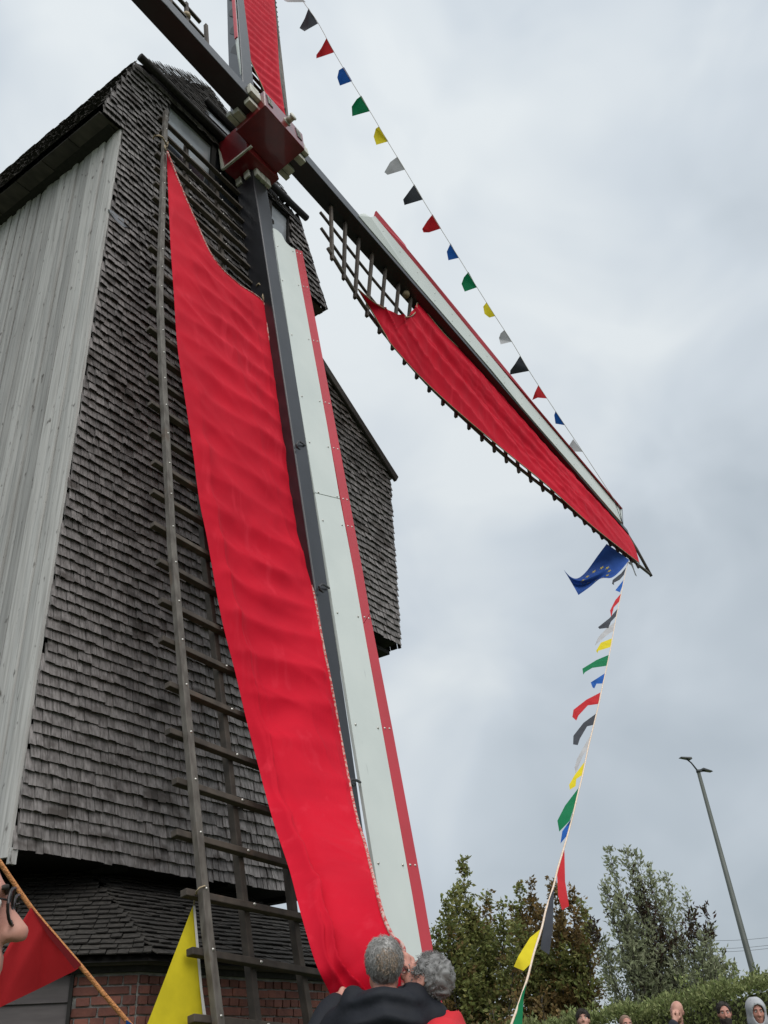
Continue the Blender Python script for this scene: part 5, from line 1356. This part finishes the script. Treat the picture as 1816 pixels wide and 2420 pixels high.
def shoots_px(px0, dist, tips, rad, rg_, share):
    """a shoot to each photographed crown tip"""
    out = []
    b = gp(px0, dist)
    for (x, y, r_) in tips:
        t = gp(x, dist); d = ray((x, y)); hh = np.hypot(d[0], d[1]); tx = V(d[0] / hh * dist, d[1] / hh * dist, 0)
        out.append((tx[0] - b[0], tx[1] - b[1] + rg_.normal(0, .35), hz((x, y), dist), r_ * rad, share))
    return out
rg_ = np.random.default_rng(77)
D1 = 23.0
tree('hornbeam_tree', gp(1090, D1), shoots_px(1090, D1, [(1096, 2022, .55), (1075, 2100, .75), (1155, 2098, .7), (1050, 2140, .8), (1120, 2150, .9), (1190, 2140, .7), (1030, 2200, .8), (1160, 2190, .9), (1215, 2195, .7), (1080, 2200, .9), (1015, 2250, .7), (1130, 2260, .9)], .80, rg_, .16),
     'dense dark green tree with a tall spike, just right of the wind board', 'tree', TG, (m_leafg, m_leafr), 3, 1.0, .11, 190, .105, twig=24)
tree('hornbeam_tree', gp(1290, D1 + .6), shoots_px(1290, D1 + .6, [(1228, 2090, .5), (1256, 2080, .5), (1300, 2085, .55), (1345, 2110, .6), (1380, 2125, .5), (1210, 2150, .7), (1280, 2140, .8), (1330, 2160, .8), (1385, 2190, .7), (1240, 2200, .9), (1310, 2230, .9), (1370, 2250, .8), (1200, 2250, .8)], .80, rg_, .36),
     'rusty brown and green tree in the middle of the row behind the hedge', 'tree', TG, (m_leafg, m_leafr), 8, 1.0, .11, 190, .105, twig=24)
D2_ = 20.5
tree('willow_tree', gp(1560, D2_), shoots_px(1560, D2_, [(1440, 2008, .32), (1425, 2090, .5), (1480, 2015, .5), (1503, 2012, .5), (1545, 2035, .55), (1590, 2055, .55), (1620, 2120, .55), (1660, 2150, .5), (1690, 2195, .5), (1715, 2245, .45), (1735, 2290, .4), (1460, 2130, .6), (1520, 2110, .7), (1570, 2130, .7), (1640, 2220, .6), (1405, 2180, .5), (1490, 2200, .7), (1600, 2220, .7), (1670, 2280, .6), (1550, 2240, .7), (1430, 2260, .7)], 1.0, rg_, .05),
     'light airy grey green tree with open branches at the right of the row', 'tree', TG, (m_leafw, m_leafp), 5, .8, .09, 95, .105, .38, .8, 26, .1)
tree('rusty_shrub', gp(1215, 16.5), [(-.4, 0, 1.9, .5, .9), (0, .1, 2.15, .55, .9), (.4, 0, 2.05, .5, .9), (.7, .2, 1.8, .5, .9), (-.7, .1, 1.7, .5, .8)], 'low rusty brown shrub at the left end of the hedge', 'shrub', None, (m_leafg, m_leafr), 12, .5, .04, 110, .075)
# clipped hedge as a long body of leaves on twigs
hedge_a, hedge_b = gp(1090, 14.8), gp(1860, 15.6) + V(1.8, .2, 0)
hroot = thing('hedge', (hedge_a + hedge_b) / 2, 'long clipped green hedge behind the onlookers', 'hedge')
dv_ = hedge_b - hedge_a; Lh = np.linalg.norm(dv_); dv_ /= Lh; nv_ = V(-dv_[1], dv_[0], 0)
def htop(t): return np.interp(t, [0, .2, .45, .6, .8, 1], [1.50, 1.62, 1.78, 1.95, 2.02, 2.06]) + .03 * np.sin(t * 60) + .025 * np.sin(t * 143)
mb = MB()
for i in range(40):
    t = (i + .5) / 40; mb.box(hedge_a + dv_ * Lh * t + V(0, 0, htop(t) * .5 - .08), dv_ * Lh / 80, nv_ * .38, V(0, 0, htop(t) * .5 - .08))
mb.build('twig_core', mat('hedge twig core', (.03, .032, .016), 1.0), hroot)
n = 30000
t = rg_.uniform(0, 1, n); face = rg_.random(n)
hh = htop(t)
off = np.where(face < .62, -.42 + rg_.normal(0, .06, n), rg_.uniform(-.42, .42, n)); zz = np.where(face < .62, hh * rg_.uniform(.25, 1.0, n), hh + rg_.normal(-.02, .05, n))
P = hedge_a + dv_ * (Lh * t)[:, None] + nv_ * off[:, None]; P[:, 2] = zz
Dd = np.where((face < .62)[:, None], -nv_ + V(0, 0, .5), V(0, 0, 1.0)) + 0 * P
vs_, fs = leaf_cloud(P, Dd, .062, rg_, .55, .0); arr_mesh('hedge_leaves', vs_, fs, m_leafh, hroot, kind='stuff')
# loose shoots that stick out of the hedge top
n = 900; t = np.repeat(rg_.uniform(.45, 1, 60), 15); k = np.tile(np.linspace(0, 1, 15), 60)
P = hedge_a + dv_ * (Lh * t)[:, None]; P[:, 2] = htop(t) + k * np.repeat(rg_.uniform(.05, .35, 60), 15); P += rg_.normal(0, .025, P.shape)
vs_, fs = leaf_cloud(P, np.tile(V(0, 0, 1.), (n, 1)), .07, rg_, .45, .0); arr_mesh('loose_shoots', vs_, fs, m_leafh, hroot, kind='stuff')
# lamp post
LD_ = 30.0
m_pole = mat('green grey lamp paint', (.055, .065, .055), .5, (.075, .085, .072), 2, (1, 1, 1), 4)
m_lamph = mat('dark lamp housing', (.035, .04, .04), .5); m_led = mat('unlit lamp glass', (.10, .11, .12), .2)
bot = gp(1793, LD_)
d = ray((1651, 1824)); h_ = np.hypot(d[0], d[1]); ztop = CAM[2] + d[2] / h_ * LD_
bx = V(d[0] / h_ * LD_, d[1] / h_ * LD_, 0)
lamp = thing('lamp_post', bx, 'tall tapered grey green lamp post with two flat heads, right of the trees', 'lamp post')
mb = MB(); mb.tube([bot + V(0, 0, -.1), bot * .9 + bx * .1 + V(0, 0, ztop * .1), bx + V(0, 0, ztop)], [.11, .105, .055], 14); mb.build('pole', m_pole, lamp)
mb = MB(); mb.tube([bx + V(0, 0, ztop - .02), bx + V(0, 0, ztop + .06)], .066, 12); mb.build('collar', m_lamph, lamp)
for (dx, dy, up_) in ((-.30, -.06, .34), (.26, .10, -.02)):
    e = bx + V(dx * .55, dy * .55, ztop + .04 + up_ * .7); c = bx + V(dx, dy, ztop + .06 + up_)
    mb = MB(); mb.tube([bx + V(0, 0, ztop), e, c], [.026, .022, .02], 8); mb.build('arm', m_lamph, lamp)
    u = V(dx, dy, .05 if up_ > 0 else -.03); u /= np.linalg.norm(u); sd = np.cross(u, Z0); sd /= np.linalg.norm(sd); nn = np.cross(sd, u)
    mb = MB(); L1_, w1, w2 = .22, .11, .075
    q_ = [c - u * .15 - sd * w1, c - u * .15 + sd * w1, c + u * L1_ + sd * w2, c + u * L1_ - sd * w2]
    tp = [p + nn * (.07 if i < 2 else .03) * .8 + (c - p) * .12 for i, p in enumerate(q_)]
    mb.add(q_ + tp, [(3, 2, 1, 0), (4, 5, 6, 7), (0, 1, 5, 4), (1, 2, 6, 5), (2, 3, 7, 6), (3, 0, 4, 7)]); hd = mb.build('lamp_head', m_lamph, lamp, normals=True)
    mb = MB(); mb.add([p + (c + u * .05 - p) * .25 - nn * .004 for p in q_], [(3, 2, 1, 0)]); mb.build('lamp_glass', m_led, hd)
# overhead wires far behind
m_wire = mat('overhead wire', (.05, .055, .06), .6)
for i, ((x0, y0), (x1, y1), wd) in enumerate((((1640, 2222), (1900, 2202), 'highest'), ((1640, 2241), (1900, 2220), 'middle'), ((1640, 2249), (1900, 2227), 'lowest'))):
    a, b = at_depth((x0, y0), 60), at_depth((x1, y1), 62)
    mb = MB(); mb.tube([a + (b - a) * t + V(0, 0, .35 * (t - .5) ** 2 * 4 - .35) * .6 for t in np.linspace(-.6, 1.6, 15)], .012, 5); o = mb.build('overhead_wire', m_wire, None, a)
    tag(o, f'{wd} of three thin overhead wires crossing behind the lamp post', 'wire', 'overhead wires')
